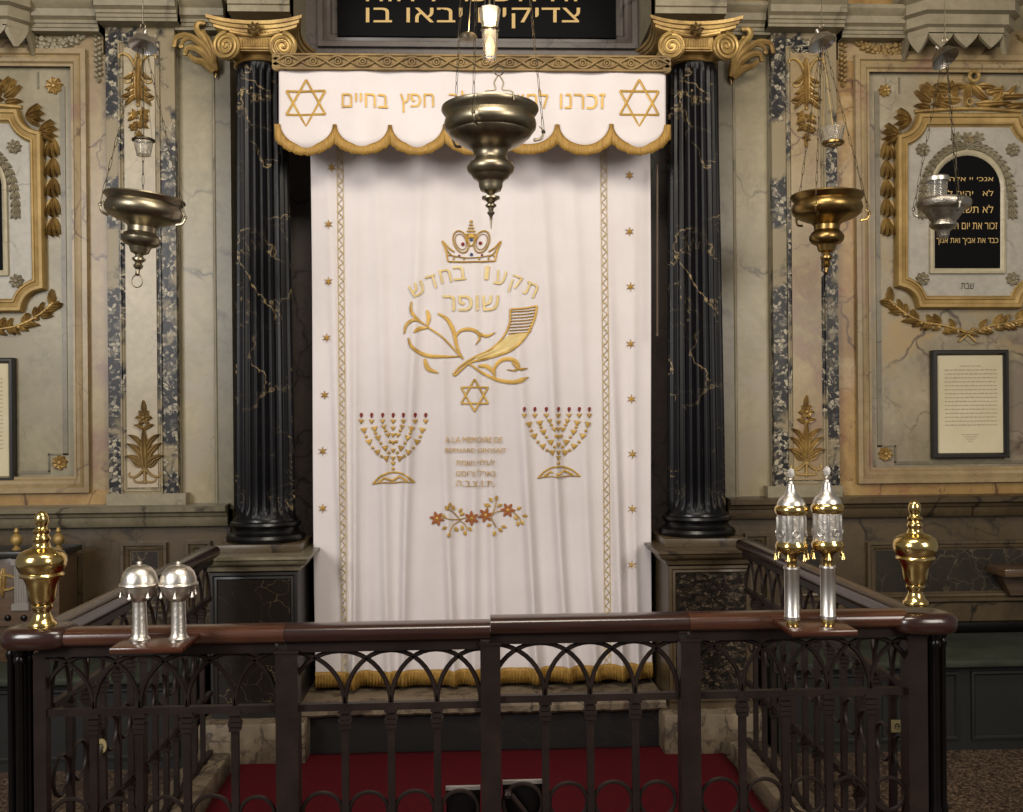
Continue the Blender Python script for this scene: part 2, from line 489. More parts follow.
# ---------------------------------------------------------------- lettering
def glyphs(s, heb=False, bold=0.0):
    """outline of the letters, filled by an even-odd triangulation"""
    if heb: s = s[::-1]
    cu = bpy.data.curves.new('t', 'FONT'); cu.body = s; cu.size = 1; cu.resolution_u = 3; cu.fill_mode = 'NONE'; cu.offset = bold
    o = bpy.data.objects.new('t', cu); COL.objects.link(o)
    bpy.context.view_layer.update()
    me = bpy.data.meshes.new_from_object(o.evaluated_get(bpy.context.evaluated_depsgraph_get()))
    vs = [Vector((v.co.x, v.co.y)) for v in me.vertices]; es = [tuple(e.vertices) for e in me.edges]
    bpy.data.objects.remove(o); bpy.data.curves.remove(cu); bpy.data.meshes.remove(me)
    if not vs: return [], []
    v2, e2, f2, _a, _b, _c = delaunay_2d_cdt(vs, es, [], 0, 1e-5)
    segs = [(vs[p], vs[q]) for p, q in es]; out = []
    for f in f2:
        c = (v2[f[0]]+v2[f[1]]+v2[f[2]])/3; w = 0
        for p, q in segs:
            if (p.y > c.y) != (q.y > c.y) and c.x < (q.x-p.x)*(c.y-p.y)/(q.y-p.y)+p.x:
                w += 1 if q.y > p.y else -1
        if w != 0: out.append(tuple(f))
    return [(v.x, v.y) for v in v2], out
def write(mb, P, s, x0, y0, x1, y1, h=.003, heb=True, rot=0.0, bold=0.0):
    vs, fs = glyphs(s, heb, bold)
    if not vs: return
    ax = min(v[0] for v in vs); bx = max(v[0] for v in vs); ay = min(v[1] for v in vs); by = max(v[1] for v in vs)
    cx, cy = (x0+x1)/2, (y0+y1)/2; out = []
    for v in vs:
        u = ((v[0]-ax)/(bx-ax)-.5)*(x1-x0); w = (.5-(v[1]-ay)/(by-ay))*(y1-y0)
        out.append(P(cx + u*math.cos(rot) - w*math.sin(rot), cy + u*math.sin(rot) + w*math.cos(rot), h))
    mb.add(out, fs)

def write_words(name, m, parent, P, s, x0, y0, x1, y1, h=.003, bold=0.0, heb=True, smooth=60):
    """one line of writing, every word a part of its own"""
    vs, fs = glyphs(s, heb, bold)
    ax = min(v[0] for v in vs); bx = max(v[0] for v in vs); ay = min(v[1] for v in vs); by = max(v[1] for v in vs)
    xs = sorted(v[0] for v in vs); cuts = [(p+q)/2 for p, q in zip(xs, xs[1:]) if q-p > .17]
    words = {}
    for f in fs: words.setdefault(sum(vs[f[0]][0] > c for c in cuts), []).append(f)
    for k, ff in sorted(words.items()):
        ids = sorted({i for f in ff for i in f}); mp = {i: n for n, i in enumerate(ids)}; mb = MB()
        mb.add([P(x0+(vs[i][0]-ax)/(bx-ax)*(x1-x0), y1-(vs[i][1]-ay)/(by-ay)*(y1-y0), h) for i in ids], [tuple(mp[i] for i in f) for f in ff])
        mb.build(name, m, parent, smooth)

# ================================================================ SETTING
XL, XR = -1.19, 1.30            # side railings
RAIL_Y = 2.85                   # front railing
mb = MB(); mb.box(-4.6, 4.6, -2.5, 5.75, -.08, 0.0)
struct(mb, 'floor', M['floor'], 'brown speckled terrazzo floor')
mb = MB(); mb.box(-4.6, 4.6, 5.60, 5.75, 0, 4.6)
struct(mb, 'wall_back', M['stone'], 'marble clad back wall')
mb = MB(); mb.box(-4.6, 4.6, 1.2, 5.60, 4.6, 4.7)
struct(mb, 'ceiling', M['plaster'], 'plaster ceiling')
_tn = [0]
def trim(mb, m, label=None, smooth=35):
    _tn[0] += 1
    return struct(mb, 'trim_%d' % _tn[0], m, label, smooth)
def prect(x0, y0, x1, y1, Y, mirror=False):
    """photo rectangle on a plane -> (X0, X1, Z0, Z1)"""
    P = plane(Y, mirror)
    a, b, c, d = P(x0, y0), P(x1, y0), P(x0, y1), P(x1, y1)
    xs = sorted(((a.x+c.x)/2, (b.x+d.x)/2)); zs = sorted(((a.z+b.z)/2, (c.z+d.z)/2))
    return xs[0], xs[1], zs[0], zs[1]
def slab(x0, y0, x1, y1, Y, mirror=False, back=5.62, mb=None, bv=0.0):
    mb = mb or MB(); q = prect(x0, y0, x1, y1, Y, mirror)
    mb.box(q[0], q[1], Y, back, q[2], q[3], bv); return mb
def rframe(x0, y0, x1, y1, Y, w, h, mirror=False, mb=None, steps=None):
    """moulded rectangular frame, w metres wide inward, h metres proud"""
    mb = mb or MB(); q = prect(x0, y0, x1, y1, Y, mirror)
    path = [(q[0], q[2]), (q[1], q[2]), (q[1], q[3]), (q[0], q[3])]      # counter-clockwise: left of travel = inside
    prof = steps or [(0, -.004), (0, h), (w*.30, h), (w*.38, h*.55), (w*.55, h*.75), (w*.75, h*.6), (w*.85, h*.2), (w, h*.2), (w, -.004)]
    mb.sweep(path, prof, True, Y); return mb
ENT = [(0, -.1), (0, .012), (.03, .012), (.034, .022), (.068, .022), (.072, .034), (.104, .034), (.108, .040), (.122, .052), (.128, .064), (.20, .068), (.24, .10), (.26, .11), (.30, .11), (.30, -.1)]
def entab(x0, x1, y, Y, mirror=False, m='stone_trim', prof=ENT, k=.5):
    P = plane(Y, mirror); a = P(x0, y); b = P(x1, y)
    xa, xb = sorted((a.x, b.x)); z = a.z
    mb = MB(); mb.sweep([(xa, z), (xb, z)], [(o*k, h*.75 if h > 0 else h) for o, h in prof], False, Y)
    fz = MB(); fz.box(xa+.002, xb-.002, Y+.012, 5.62, z+.30*k, z+1.0); trim(fz, M['yellow' if not mirror else 'pale'], 'brown veined marble frieze above the cornice')
    mb.box(xa, xb, Y+.002, 5.62, z+.002, z+.30*k)
    return trim(mb, M[m])

def side_bay(mi):
    field = 'green_beige' if mi else 'beige_right'
    trim(slab(866, 58, 1075, 484, 5.38, mi), M[field], 'marble panel field')
    trim(slab(838, 30, 1075, 62, 5.345, mi), M['pale'])
    trim(slab(838, 60, 868, 486, 5.348, mi), M['pale' if mi else 'yellow'], 'yellow veined marble border strip')
    trim(slab(838, 480, 1075, 502, 5.345, mi), M['yellow'], 'yellow veined marble border strip')
    trim(rframe(855, 57, 1081, 482, 5.345, .085, .03, mi), M['pale'])
    # inlaid line of the panel, stepping round the corner rosettes
    P = plane(5.38, mi)
    for seg_ in ([(878, 92), (878, 446), (895, 446), (895, 462), (1045, 462)], [(899, 78), (899, 93)]):
        m2 = MB()
        for p, q in zip(seg_, seg_[1:]):
            a_, b_ = P(*p), P(*q)
            m2.box(min(a_.x, b_.x)-.004, max(a_.x, b_.x)+.004, 5.374, 5.385, min(a_.z, b_.z)-.004, max(a_.z, b_.z)+.004)
        trim(m2, M['drab_stone'])
    # pilaster
    trim(slab(773, 28, 838, 500, 5.30, mi), M['brec'], 'blue and white breccia pilaster')
    trim(rframe(787, 47, 826, 486, 5.30, .028, .012, mi), M['brec'])
    trim(slab(792, 53, 821, 480, 5.292, mi, 5.31), M['pale' if not mi else 'beige'], 'pale marble inlay of the pilaster')
    trim(slab(768, 486, 843, 503, 5.285, mi), M['stone_trim'])
    # plain panel beside the column
    trim(slab(735, 40, 774, 503, 5.36, mi), M['stone'], 'plain grey beige marble panel')
    trim(slab(720, 40, 736, 503, 5.33, mi), M['drab_stone'])
    trim(slab(769, 40, 773, 503, 5.345, mi), M['drab_stone'])
    mb = MB(); q = prect(735, 50, 736, 500, 5.33, mi)
    mb.tube([(q[0], 5.33, q[2]), (q[0], 5.33, q[3])], .008, 8); trim(mb, M['stone_trim'])
    # entablature
    entab(842, 921, 38, 5.28, mi); entab(768, 844, 27, 5.22, mi); entab(722, 770, 35, 5.30, mi)
    # ledge over the dado
    LED = [(0, -.1), (0, .005), (.02, .018), (.05, .022), (.056, .034), (.07, .04), (.08, .06), (.105, .062), (.11, .045), (.115, -.1)]
    P = plane(5.28, mi); a = P(728, 519); b = P(1090, 519); mb = MB()
    mb.sweep([(min(a.x, b.x), a.z), (max(a.x, b.x), a.z)], LED, False, 5.28)
    mb.box(min(a.x, b.x), max(a.x, b.x), 5.285, 5.62, a.z, a.z+.105)
    trim(mb, M['dado' if not mi else 'drab_stone'], 'moulded stone ledge')
    zt = a.z
    mb = MB(); mb.box(min(a.x, b.x), max(a.x, b.x), 5.32, 5.62, 0, zt); trim(mb, M['dado'], 'brown stone dado')
    # dado frames and panels
    for (x0, y0, x1, y1, k) in ((786, 533, 829, 600, 'dark_dado'), (866, 540, 1085, 600, 'dark_dado'), (744, 533, 768, 600, 'dado')):
        trim(rframe(x0, y0, x1, y1, 5.32, .05, .028, mi), M['dado'])
        trim(slab(x0+8, y0+8, x1-8, y1-8, 5.316, mi, 5.33), M[k], 'dark marble dado panel')
    trim(slab(730, 604, 1090, 622, 5.29, mi), M['dado'])

side_bay(False); side_bay(True)

# middle: wall behind the curtain and the frieze above
trim(slab(285, -60, 676, 715, 5.46, back=5.62), M['purple'], 'purple grey marble behind the curtain')
mb = rframe(318, -70, 636, 49, 5.46, .09, .03); trim(mb, M['purple'])
# blocks of the entablature over the columns
for (x0, x1, y, nm) in ((228, 290, 12, 'l'), (655, 726, 14, 'r')):
    P = plane(4.98); a = P(x0, y); b = P(x1, y)
    mb = MB(); mb.sweep([(a.x, a.z), (b.x, a.z)], ENT, False, 4.98)
    mb.box(a.x, b.x, 4.87, 5.62, a.z+.30, a.z+.7); mb.box(a.x, b.x, 4.982, 5.62, a.z+.002, a.z+.3)
    trim(mb, M['stone_trim'], 'stone entablature block above a column')

# canopies with pointed drops over the tablets
def canopy(mi):
    P = plane(5.12, mi)
    mb = MB()
    def poly(y, grow):
        l, r = P(918-grow, y), P(1022+grow, y); cl, cr = P(932-grow, y), P(1008+grow, y)
        return l, r, cl, cr
    levels = [(30, 0, 5.16), (24, 0, 5.16), (22, 3, 5.14), (12, 3, 5.14), (10, 6, 5.11), (0, 6, 5.11), (-6, 12, 5.06), (-30, 12, 5.06)]
    rows = []
    for (y, g, Y) in levels:
        l, r, cl, cr = poly(y, g)
        pts = [(l.x, 5.40), (l.x, Y+.08), (cl.x, Y), (cr.x, Y), (r.x, Y+.08), (r.x, 5.40)]
        rows.append([Vector((p[0], p[1], l.z)) for p in pts])
    vs = [v for r_ in rows for v in r_]; fs = []
    for i in range(len(rows)-1):
        for k in range(6):
            k2 = (k+1) % 6
            fs.append((i*6+k, i*6+k2, (i+1)*6+k2, (i+1)*6+k))
    fs.append(tuple(range(6))); fs.append(tuple((len(rows)-1)*6+k for k in range(6)))
    mb.add(vs, fs)
    # lambrequin of hanging points
    y0 = 30
    def tongue(a_, b_, tip, ya, yb):
        n = 8; top = [Vector(a_).lerp(Vector(b_), k/n) for k in range(n+1)]
        vs = []; fs = []
        for k in range(n+1):
            t = k/n; d = (1-abs(2*t-1))**.75
            zz = top[k].z - tip*d
            dv = (Vector(b_)-Vector(a_)).normalized(); pv = Vector((-dv.y, dv.x, 0)); pv = pv if pv.y > .05 else Vector((.9, .1, 0))*(-1 if Vector(a_).x > P(967, 30).x else 1)
            for off in (0, .022):
                w_ = top[k]+pv*off; vs.append((w_.x, w_.y, top[k].z+.005)); vs.append((w_.x, w_.y, zz))
        for k in range(n):
            o = k*4; p = o+4
            fs += [(o, p, p+1, o+1), (o+2, o+3, p+3, p+2), (o+1, p+1, p+3, o+3), (o, o+2, p+2, p)]
        mb.add(vs, fs)
    cl, cr, l, r = P(932, y0), P(1008, y0), P(918, y0), P(1022, y0)
    tongue((l.x, 5.39, l.z), (l.x, 5.25, l.z), .09, 0, 0)
    tongue((l.x, 5.24, l.z), (cl.x, 5.165, l.z), .09, 0, 0)
    for k in range(3):
        a_ = Vector((cl.x, 5.16, cl.z)).lerp(Vector((cr.x, 5.16, cl.z)), k/3); b_ = Vector((cl.x, 5.16, cl.z)).lerp(Vector((cr.x, 5.16, cl.z)), (k+1)/3)
        tongue(a_, b_, .075, 0, 0)
    tongue((cr.x, 5.165, l.z), (r.x, 5.24, l.z), .09, 0, 0)
    return trim(mb, M['stone_trim'], 'stone canopy with pointed drops', 25)
canopy(False); canopy(True)

# ---- steps, curbs, carpet
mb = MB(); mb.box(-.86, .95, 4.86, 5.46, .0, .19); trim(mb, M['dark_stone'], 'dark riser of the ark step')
mb = MB()
n = 60; vs = []; fs = []
for i in range(n+1):
    x = -.86 + 1.81*i/n; wv = .006*math.sin(i*1.3)+.005*math.sin(i*2.9+1)
    for (y, z) in ((4.83+wv, .192), (4.815+wv, .205), (4.815+wv*.6, .232), (4.83, .245), (5.46, .245), (5.46, .192)):
        vs.append((x, y, z))
for i in range(n):
    for k in range(6):
        k2 = (k+1) % 6; fs.append((i*6+k, i*6+k2, (i+1)*6+k2, (i+1)*6+k))
fs.append(tuple(range(6))); fs.append(tuple(n*6+k for k in range(6)))
mb.add(vs, fs); trim(mb, M['worn'], 'worn marble step under the curtain')
for sx, nm in ((XL, 'left'), (XR, 'right')):
    mb = MB(); mb.box(sx-.085, sx+.085, RAIL_Y-.1, 4.66, 0, .09, .01); trim(mb, M['worn'], 'stone curb under the side railing')
mb = MB(); mb.box(XL+.09, XR-.09, RAIL_Y-.09, RAIL_Y+.09, 0, .05, .008); trim(mb, M['worn'], 'stone curb under the front railing')
mb = MB()
nx, ny = 50, 40
for j in range(ny+1):
    for i in range(nx+1):
        mb.v.append(Vector((XL+.095 + (XR-XL-.19)*i/nx, 2.96 + (4.85-2.96)*j/ny, .012 + .003*math.sin(i*.9+j*.5)*math.sin(j*.7))))
for j in range(ny):
    for i in range(nx): mb.f.append((j*(nx+1)+i, j*(nx+1)+i+1, (j+1)*(nx+1)+i+1, (j+1)*(nx+1)+i))
b0 = [j*(nx+1) for j in range(ny+1)]
o = mb.build('carpet', M['carpet'])
sol = o.modifiers.new('thick', 'SOLIDIFY'); sol.thickness = .010
tag(o, 'dark red carpet on the floor inside the railings', 'carpet')

# ================================================================ THINGS ON THE WALL
def rosette(P, cx, cy, r, name, label, m='gilt', group=None, n=8, parent=None):
    mb = MB()
    for k in range(n): leaf(mb, P, cx, cy, 360*k/n+10, r, r*1.05, .016, n=6)
    blob(mb, P, circ(cx, cy, r*.32, 8), .024)
    o = mb.build(name, M[m], parent)
    if parent is None: tag(o, label, 'rosette', group)
    return o

def cartouche(mi):
    side = 'left' if mi else 'right'
    P = plane(5.38, mi); C = 967
    who = 'at the left edge of the photo' if mi else 'right of the right column'
    root = empty('tablet_cartouche', P(C, 303), 'gilt framed marble tablet ' + ('cut by the left edge of the photo' if mi else 'with black arched Hebrew inscription, at right'), 'tablet')
    def path(x, yt, yb, r):
        pts = []
        def corner(cx, cy, a0, a1):
            for k in range(9):
                a = R(a0 + (a1-a0)*k/8); pts.append((cx + r*math.cos(a), cy + r*math.sin(a)))
        dx = C-896
        corner(C-dx, 117, 80, 12) if False else None
        # going counter-clockwise as seen in the photo with y down
        corner(C-dx, 117, 8, 82)
        return pts
    def ring(inset):
        xs = 900+inset; yt = 121+inset; yb = 303-inset; pts = []
        for (cx, cy, sx, sy) in ((896, 117, 1, 1), (2*C-896, 117, -1, 1), (2*C-896, 307, -1, -1), (896, 307, 1, -1)):
            r = 25+inset*1.0
            q = []
            for k in range(9):
                a = R(10 + 70*k/8)
                q.append((cx + sx*r*math.cos(a), cy + sy*r*math.sin(a)))
            if sx*sy > 0: q = q[::-1]
            pts += q
        return pts        # left vertical -> top -> right -> bottom (photo clockwise)
    pts = [P(a, b) for a, b in ring(0)]
    path2 = [(v.x, v.z) for v in pts]
    ar = sum(path2[i-1][0]*path2[i][1] - path2[i][0]*path2[i-1][1] for i in range(len(path2)))
    if ar < 0: path2 = path2[::-1]
    prof = [(-.036, -.004), (-.036, .034), (-.028, .046), (-.012, .046), (-.008, .036), (.012, .030), (.016, .038), (.024, .038), (.030, .022), (.036, .018), (.036, -.004)]
    mb = MB(); mb.sweep(path2, prof, True, 5.38); mb.build('gilt_frame', M['gilt_frame'], root)
    mb = MB(); poly = [(P(a, b).x, P(a, b).z) for a, b in ring(5)]
    mb.prism(poly, 5.366, 5.385); fld = mb.build('marble_field', M['white_marble'], root)
    # arched tablet
    P2 = plane(5.36, mi)
    def arch(w, top, bot):
        return [(C-w, bot)] + [(C - w*math.cos(R(a)), top + w - w*math.sin(R(a))) for a in range(0, 181, 9)] + [(C+w, bot)]
    mb = MB(); mb.prism([(P2(a, b).x, P2(a, b).z) for a, b in arch(32.5, 156, 268)], 5.352, 5.37)
    tab = mb.build('black_tablet', M['black_board'], root)
    cp = [P2(a, b) for a, b in arch(35, 153, 271)]
    cp = [(v.x, v.z) for v in cp]
    ar = sum(cp[i-1][0]*cp[i][1] - cp[i][0]*cp[i-1][1] for i in range(len(cp)))
    if ar < 0: cp = cp[::-1]
    mb = MB(); mb.sweep(cp, [(-.014, -.01), (-.014, .014), (-.004, .018), (.006, .014), (.014, .006), (.014, -.01)], True, 5.362)
    mb.build('arch_frame', M['cream'], root)
    # lettering
    P3 = plane(5.352, mi)
    mbt = MB()
    if not mi:
        for s, x0, x1, y, hh in (('אנכי יי אלהיך', 941, 993, 179.5, 6.5), ('לא   יהיה לך', 942, 993, 194, 8), ('לא תשא את', 943, 993, 209, 8), ('זכור את יום השבת', 939, 997, 226, 6.5), ('כבד את אביך ואת אמך', 936, 998, 241.5, 7)):
            write_words('lettering', M['gold_paint'], tab, P3, s, x0, y-hh/2, x1, y+hh/2, .003)
        mbt = MB(); P4 = plane(5.366, mi); write(mbt, P4, 'שבת', 961, 283, 974, 289, .002); mbt.build('small_lettering', M['ink'], root)
        mbt = MB(); write(mbt, P4, 'א', 965.5, 136.5, 972.5, 143.5, .013); mbt.build('letter', M['gilt_dark'], root)
    # carved laurels round the arch
    mb = MB(); P4 = plane(5.366, mi)
    for sgn in (-1, 1):
        path_ = [(0, 146), (14, 148), (26, 155), (37, 168), (43, 185), (45, 203), (45, 216)]
        pp = sm([(a, b, 0) for a, b in path_], 5)
        for i in range(0, len(pp)-1, 2):
            q = pp[i]; d = (pp[min(i+2, len(pp)-1)] - q)
            an = math.degrees(math.atan2(d.y, sgn*d.x))
            for da in (-28, 28, 0): leaf(mb, P4, C+sgn*q.x, q.y, an+da, 9, 5.5, .013, n=5)
    mb.build('carved_laurel', M['stone_trim'], root)
    mb = MB()
    for k in (-1, 0, 1):
        for j in range(6): leaf(mb, P4, C+k*11, 138-abs(k)*0, 60*j+k*15, 6.5, 5.5, .012, n=4)
    mb.build('carved_flower', M['stone_trim'], root)
    for (x, y) in ((922, 150), (2*C-922, 150), (922, 279), (2*C-922, 279)):
        rosette(P4, x, y, 7, 'rosette', None, 'stone_trim', parent=fld)
    # --- gilt carving round the frame, each a thing of its own
    G = plane(5.38, mi)
    nm = 'left tablet' if mi else 'right tablet'
    mb = MB()
    # trophy: ring, bow legs, quiver, flames and ribbons
    mb.tube([G(970+4.8*math.cos(2*PI*k/16), 79+4.8*math.sin(2*PI*k/16), .045) for k in range(16)], .0105, 8, True)
    mb.tube([G(966+3*math.cos(2*PI*k/12), 104+3.2*math.sin(2*PI*k/12), .04) for k in range(12)], .007, 6, True)
    leaf(mb, G, 968, 83, 97, 25, 8, .035, 0, 0); leaf(mb, G, 971, 83, 62, 24, 9, .03, -25)
    leaf(mb, G, 975, 86, 4, 20, 8, .03, 15, 2); leaf(mb, G, 965, 86, 176, 20, 8, .03, -15, 2)
    for (x, y, a_, L, W, b_) in ((961, 100, 176, 26, 9, 6), (950, 88, 200, 18, 8, -30), (948, 92, 165, 20, 8, 25), (975, 104, 2, 34, 9, -6), (985, 92, -10, 16, 10, 20), (992, 95, 8, 34, 9, -12), (1000, 104, 4, 32, 8, 8)):
        leaf(mb, G, x, y, a_, L, W, .03, b_, 2)
    for (x, y, a_, L, W, b_) in ((930, 107, 186, 17, 8, -8), (931, 102, 200, 20, 8, 25), (930, 99, 222, 17, 7, 20), (933, 98, 246, 17, 7, -20), (938, 106, 258, 20, 8, 10), (944, 107, 240, 24, 7, -12), (945, 104, 205, 16, 7, 12), (950, 108, 190, 20, 7, 0), (957, 97, 235, 17, 7, 18)):
        leaf(mb, G, x, y, a_, L, W, .032, b_, 1.5)
    for (x, y, a_, L, W, b_) in ((1006, 107, -6, 17, 8, 8), (1003, 99, -40, 17, 7, -20), (995, 106, -70, 20, 8, -10), (990, 104, -25, 16, 7, -12)):
        leaf(mb, G, x, y, a_, L, W, .032, b_, 1.5)
    cord(mb, G, [(914, 112), (940, 110), (968, 109), (995, 110), (1020, 112)], 2.2)
    tag(mb.build('gilt_trophy_carving', M['gilt']), 'gilt carving of a ring, ribbons and flames on top of the ' + nm, 'carving')
    for sgn in (-1, 1):
        if not mi and sgn == 1: pass
        mx = (lambda x: x) if sgn < 0 else (lambda x: 2*C - x)
        A = (lambda a_: a_) if sgn < 0 else (lambda a_: 180-a_)
        inner = (sgn < 0)
        mb = MB()
        for k in range(5):
            y = 141 + 19*k
            for da, L, W in ((24, 18, 5.5), (-24, 18, 5.5), (9, 19.5, 5), (-9, 19.5, 5)): leaf(mb, G, mx(886.5), y, A(90+da), L, W, .022 if abs(da) > 10 else .030, -da*.5 if sgn < 0 else da*.5, 0, 1.0)
        # the two bunches that step round the corner
        for (x, y, a_) in ((899, 136, 215), (911, 121, 215)):
            for da in (-35, -12, 12, 35): leaf(mb, G, mx(x), y, A(a_-35+da), 18, 6.5, .034, 0, 0, .9)
        tag(mb.build('husk_garland', M['gilt']), 'upright gilt husk garland ' + ('beside the %s, nearest the column' % nm if inner else 'on the outer side of the ' + nm), 'garland')
    mb = MB()
    pth = sm([(888, 300, 0), (902, 312, 0), (922, 322, 0), (945, 326, 0), (967, 333, 0)], 5)
    for sgn in (-1, 1):
        mx = (lambda x: x) if sgn < 0 else (lambda x: 2*C - x)
        cord(mb, G, [(mx(q.x), q.y) for q in pth], 1.3, 1.0, .012, 1)
        rnd = random.Random(5)
        for i in range(0, len(pth)-2, 1):
            q = pth[i]; d = pth[i+1]-pth[i]; base = math.degrees(math.atan2(d.y, d.x))
            for s2 in (-1, 1):
                if rnd.random() < .18: continue
                an = base + 180 - s2*(35+rnd.random()*30)
                leaf(mb, G, mx(q.x), q.y, A(an) if sgn > 0 else an, 9+rnd.random()*5, 6.5, .02+.012*rnd.random(), 20*s2*(-sgn), 1.5, n=6)
            if i % 4 == 1: blob(mb, G, circ(mx(q.x+2), q.y+3, 2.6, 8), .032)
        leaf(mb, G, mx(965), 331, 25 if sgn < 0 else 155, 14, 4, .02)
        cord(mb, G, [(mx(974), 328), (mx(967), 334), (mx(958), 342)], 1.4)
    tag(mb.build('oak_leaf_garland', M['gilt']), 'gilt leaf garland with crossed stems under the ' + nm, 'garland')
    # festoon under the entablature
    G2 = plane(5.345, mi)
    for (x0, x1, k) in ((848, 922, 0), (1018, 1092, 1)):
        mb = MB(); n = 17
        for i in range(n+1):
            t = i/n; x = x0 + (x1-x0)*t; sag = 4*t*(1-t); y = 37 + 15*sag
            r = 2.0 + 3.4*sag
            for j in range(3):
                blob(mb, G2, circ(x + (j-1)*1.6+.8*math.sin(i*5+j), y + (j-1)*r*.7, r*(.7+.18*math.sin(i*3+j*2)), 5, rot=i+j), .014+.018*sag+.006*math.sin(i*7+j*4))
        cord(mb, G2, [(x0, 37), ((x0*3+x1)/4, 48), ((x0+x1)/2, 52), ((x0+3*x1)/4, 48), (x1, 37)], 2.4, None, .004)
        tag(mb.build('flower_festoon', M['gilt_dark'] if not mi else M['stone_trim']), 'carved flower festoon on the %s of the canopy above the %s' % ('column side' if k == 0 else 'far side', nm), 'festoon')
    mb = MB()
    for i in range(10):
        y = 36 + i*4.9
        r = 4.2 if i == 0 else 3.0 + .5*math.sin(i*1.5)
        for j in (-1, 1): blob(mb, G2, circ(842.5 + j*1.7, y + j*.8, r*.75, 7, rot=i), .02)
    leaf(mb, G2, 842.5, 82, 90, 6, 5, .015)
    tag(mb.build('flower_drop', M['gilt_dark'] if not mi else M['stone_trim']), 'short vertical drop of carved flowers beside the pilaster near the ' + nm, 'carving')
    rosette(G, 884, 91, 6.5 if not mi else 8.5, 'corner_rosette', 'small gilt rosette in the upper panel corner beside the ' + nm)
    rosette(G, 885, 454, 7.5, 'corner_rosette', 'round gilt rosette low in the panel corner below the ' + nm)
    # pilaster ornaments
    Q = plane(5.292, mi); c = 806
    where = 'left' if mi else 'right'
    mb = MB()
    for s_ in (-1, 1):
        f_ = lambda x: c + s_*x
        an = (lambda a_: a_) if s_ > 0 else (lambda a_: 180-a_)
        curl(mb, Q, f_(2), 74, an(-80), 34, 230*s_, 1.9, 1.0)
        curl(mb, Q, f_(2), 76, an(80), 24, -220*s_, 1.5, .8)
        leaf(mb, Q, f_(1), 74, an(60), 16, 6, .018, -50*s_)
        leaf(mb, Q, f_(1), 84, an(70), 16, 6, .018, -60*s_, 2)
        leaf(mb, Q, f_(1), 92, an(50), 17, 7, .02, -40*s_, 2)
        leaf(mb, Q, f_(0), 98, an(30), 17, 6, .02, 30*s_, 2)
        curl(mb, Q, f_(1), 96, an(60), 24, -240*s_, 1.4, .8)
        leaf(mb, Q, f_(1), 118, an(20), 11, 6, .018, 40*s_)
        leaf(mb, Q, f_(1), 124, an(50), 11, 6, .018, -20*s_)
    leaf(mb, Q, c, 58, 90, 44, 9, .028); leaf(mb, Q, c, 84, 90, 24, 9, .03, 0, 2)
    cord(mb, Q, [(c, 60), (c, 90), (c, 110)], 1.8)
    for (x, y, r) in ((c-5, 116, 4.5), (c+4, 118, 4.5), (c-3, 127, 4.5), (c+4, 130, 4), (c, 138, 3.6)):
        for k in range(5): leaf(mb, Q, x, y, 72*k+r*30, r*1.25, r, .018, n=4)
        blob(mb, Q, circ(x, y, r*.35, 6), .024)
    leaf(mb, Q, c, 140, 90, 8, 5, .014)
    tag(mb.build('acanthus_ornament', M['gilt']), 'gilt scroll and flower ornament high on the %s pilaster' % where, 'ornament')
    mb = MB()
    for s_ in (-1, 1):
        f_ = lambda x: c + s_*x
        an = (lambda a_: a_) if s_ > 0 else (lambda a_: 180-a_)
        leaf(mb, Q, f_(1), 456, an(-75), 26, 8, .02, 55*s_, 2)
        leaf(mb, Q, f_(1), 458, an(-45), 20, 8, .02, 40*s_, 2)
        leaf(mb, Q, f_(1), 446, an(-80), 24, 7, .022, 65*s_, 2)
        leaf(mb, Q, f_(2), 460, an(-20), 14, 6, .018, -50*s_)
        curl(mb, Q, f_(1), 462, an(60), 26, -250*s_, 1.6, .8)
        curl(mb, Q, f_(1), 474, an(20), 16, -220*s_, 1.3, .7)
        leaf(mb, Q, f_(0), 424, an(-50), 11, 5.5, .018, 50*s_)
    leaf(mb, Q, c, 464, -90, 42, 9, .028, 0, 3)
    for k in range(6): leaf(mb, Q, c, 412, 60*k, 8, 6.5, .02, n=5)
    blob(mb, Q, circ(c, 412, 2.5, 7), .028)
    leaf(mb, Q, c, 408, -90, 13, 6, .02); cord(mb, Q, [(c, 476), (c, 450), (c, 420)], 1.5)
    tag(mb.build('candelabra_ornament', M['gilt'] if not mi else M['gilt_dark']), 'gilt leaf candelabrum ornament low on the %s pilaster' % where, 'ornament')
cartouche(False); cartouche(True)

# framed notices
def notice(x0, y0, x1, y1, label, tilt=0):
    q = prect(x0, y0, x1, y1, 5.35)
    root = empty('framed_notice', ((q[0]+q[1])/2, 5.37, q[2]), label, 'framed notice')
    mb = MB(); mb.sweep([(q[0], q[2]), (q[1], q[2]), (q[1], q[3]), (q[0], q[3])], [(0, -.03), (0, .012), (.006, .018), (.018, .018), (.024, .008), (.028, .004), (.028, -.03)], True, 5.35)
    mb.build('frame', M['black_frame'], root)
    mb = MB(); mb.box(q[0]+.02, q[1]-.02, 5.352, 5.378, q[2]+.02, q[3]-.02); pap = mb.build('paper', M['paper'], root)
    mb = MB(); w = q[1]-q[0]; x_a = q[0]+.07; x_b = q[1]-.06; rnd = random.Random(3)
    z = q[3]-.09; i = 0
    while z > q[2]+.16:
        x = x_a
        if i == 0: x = x_a + w*.2
        while x < x_b - (w*.2 if i == 0 else 0):
            L = .008 + rnd.random()*.018
            mb.box(x, min(x+L, x_b), 5.3505, 5.353, z, z+.005+.002*rnd.random()); x += L+.005
        z -= .0215; i += 1
    for k in range(4): mb.box((q[0]+q[1])/2-.05+.012*k, (q[0]+q[1])/2+.05-.012*k, 5.3505, 5.353, z-.03-.012*k, z-.026-.012*k)
    mb.build('text_lines', M['faded_ink'], pap)
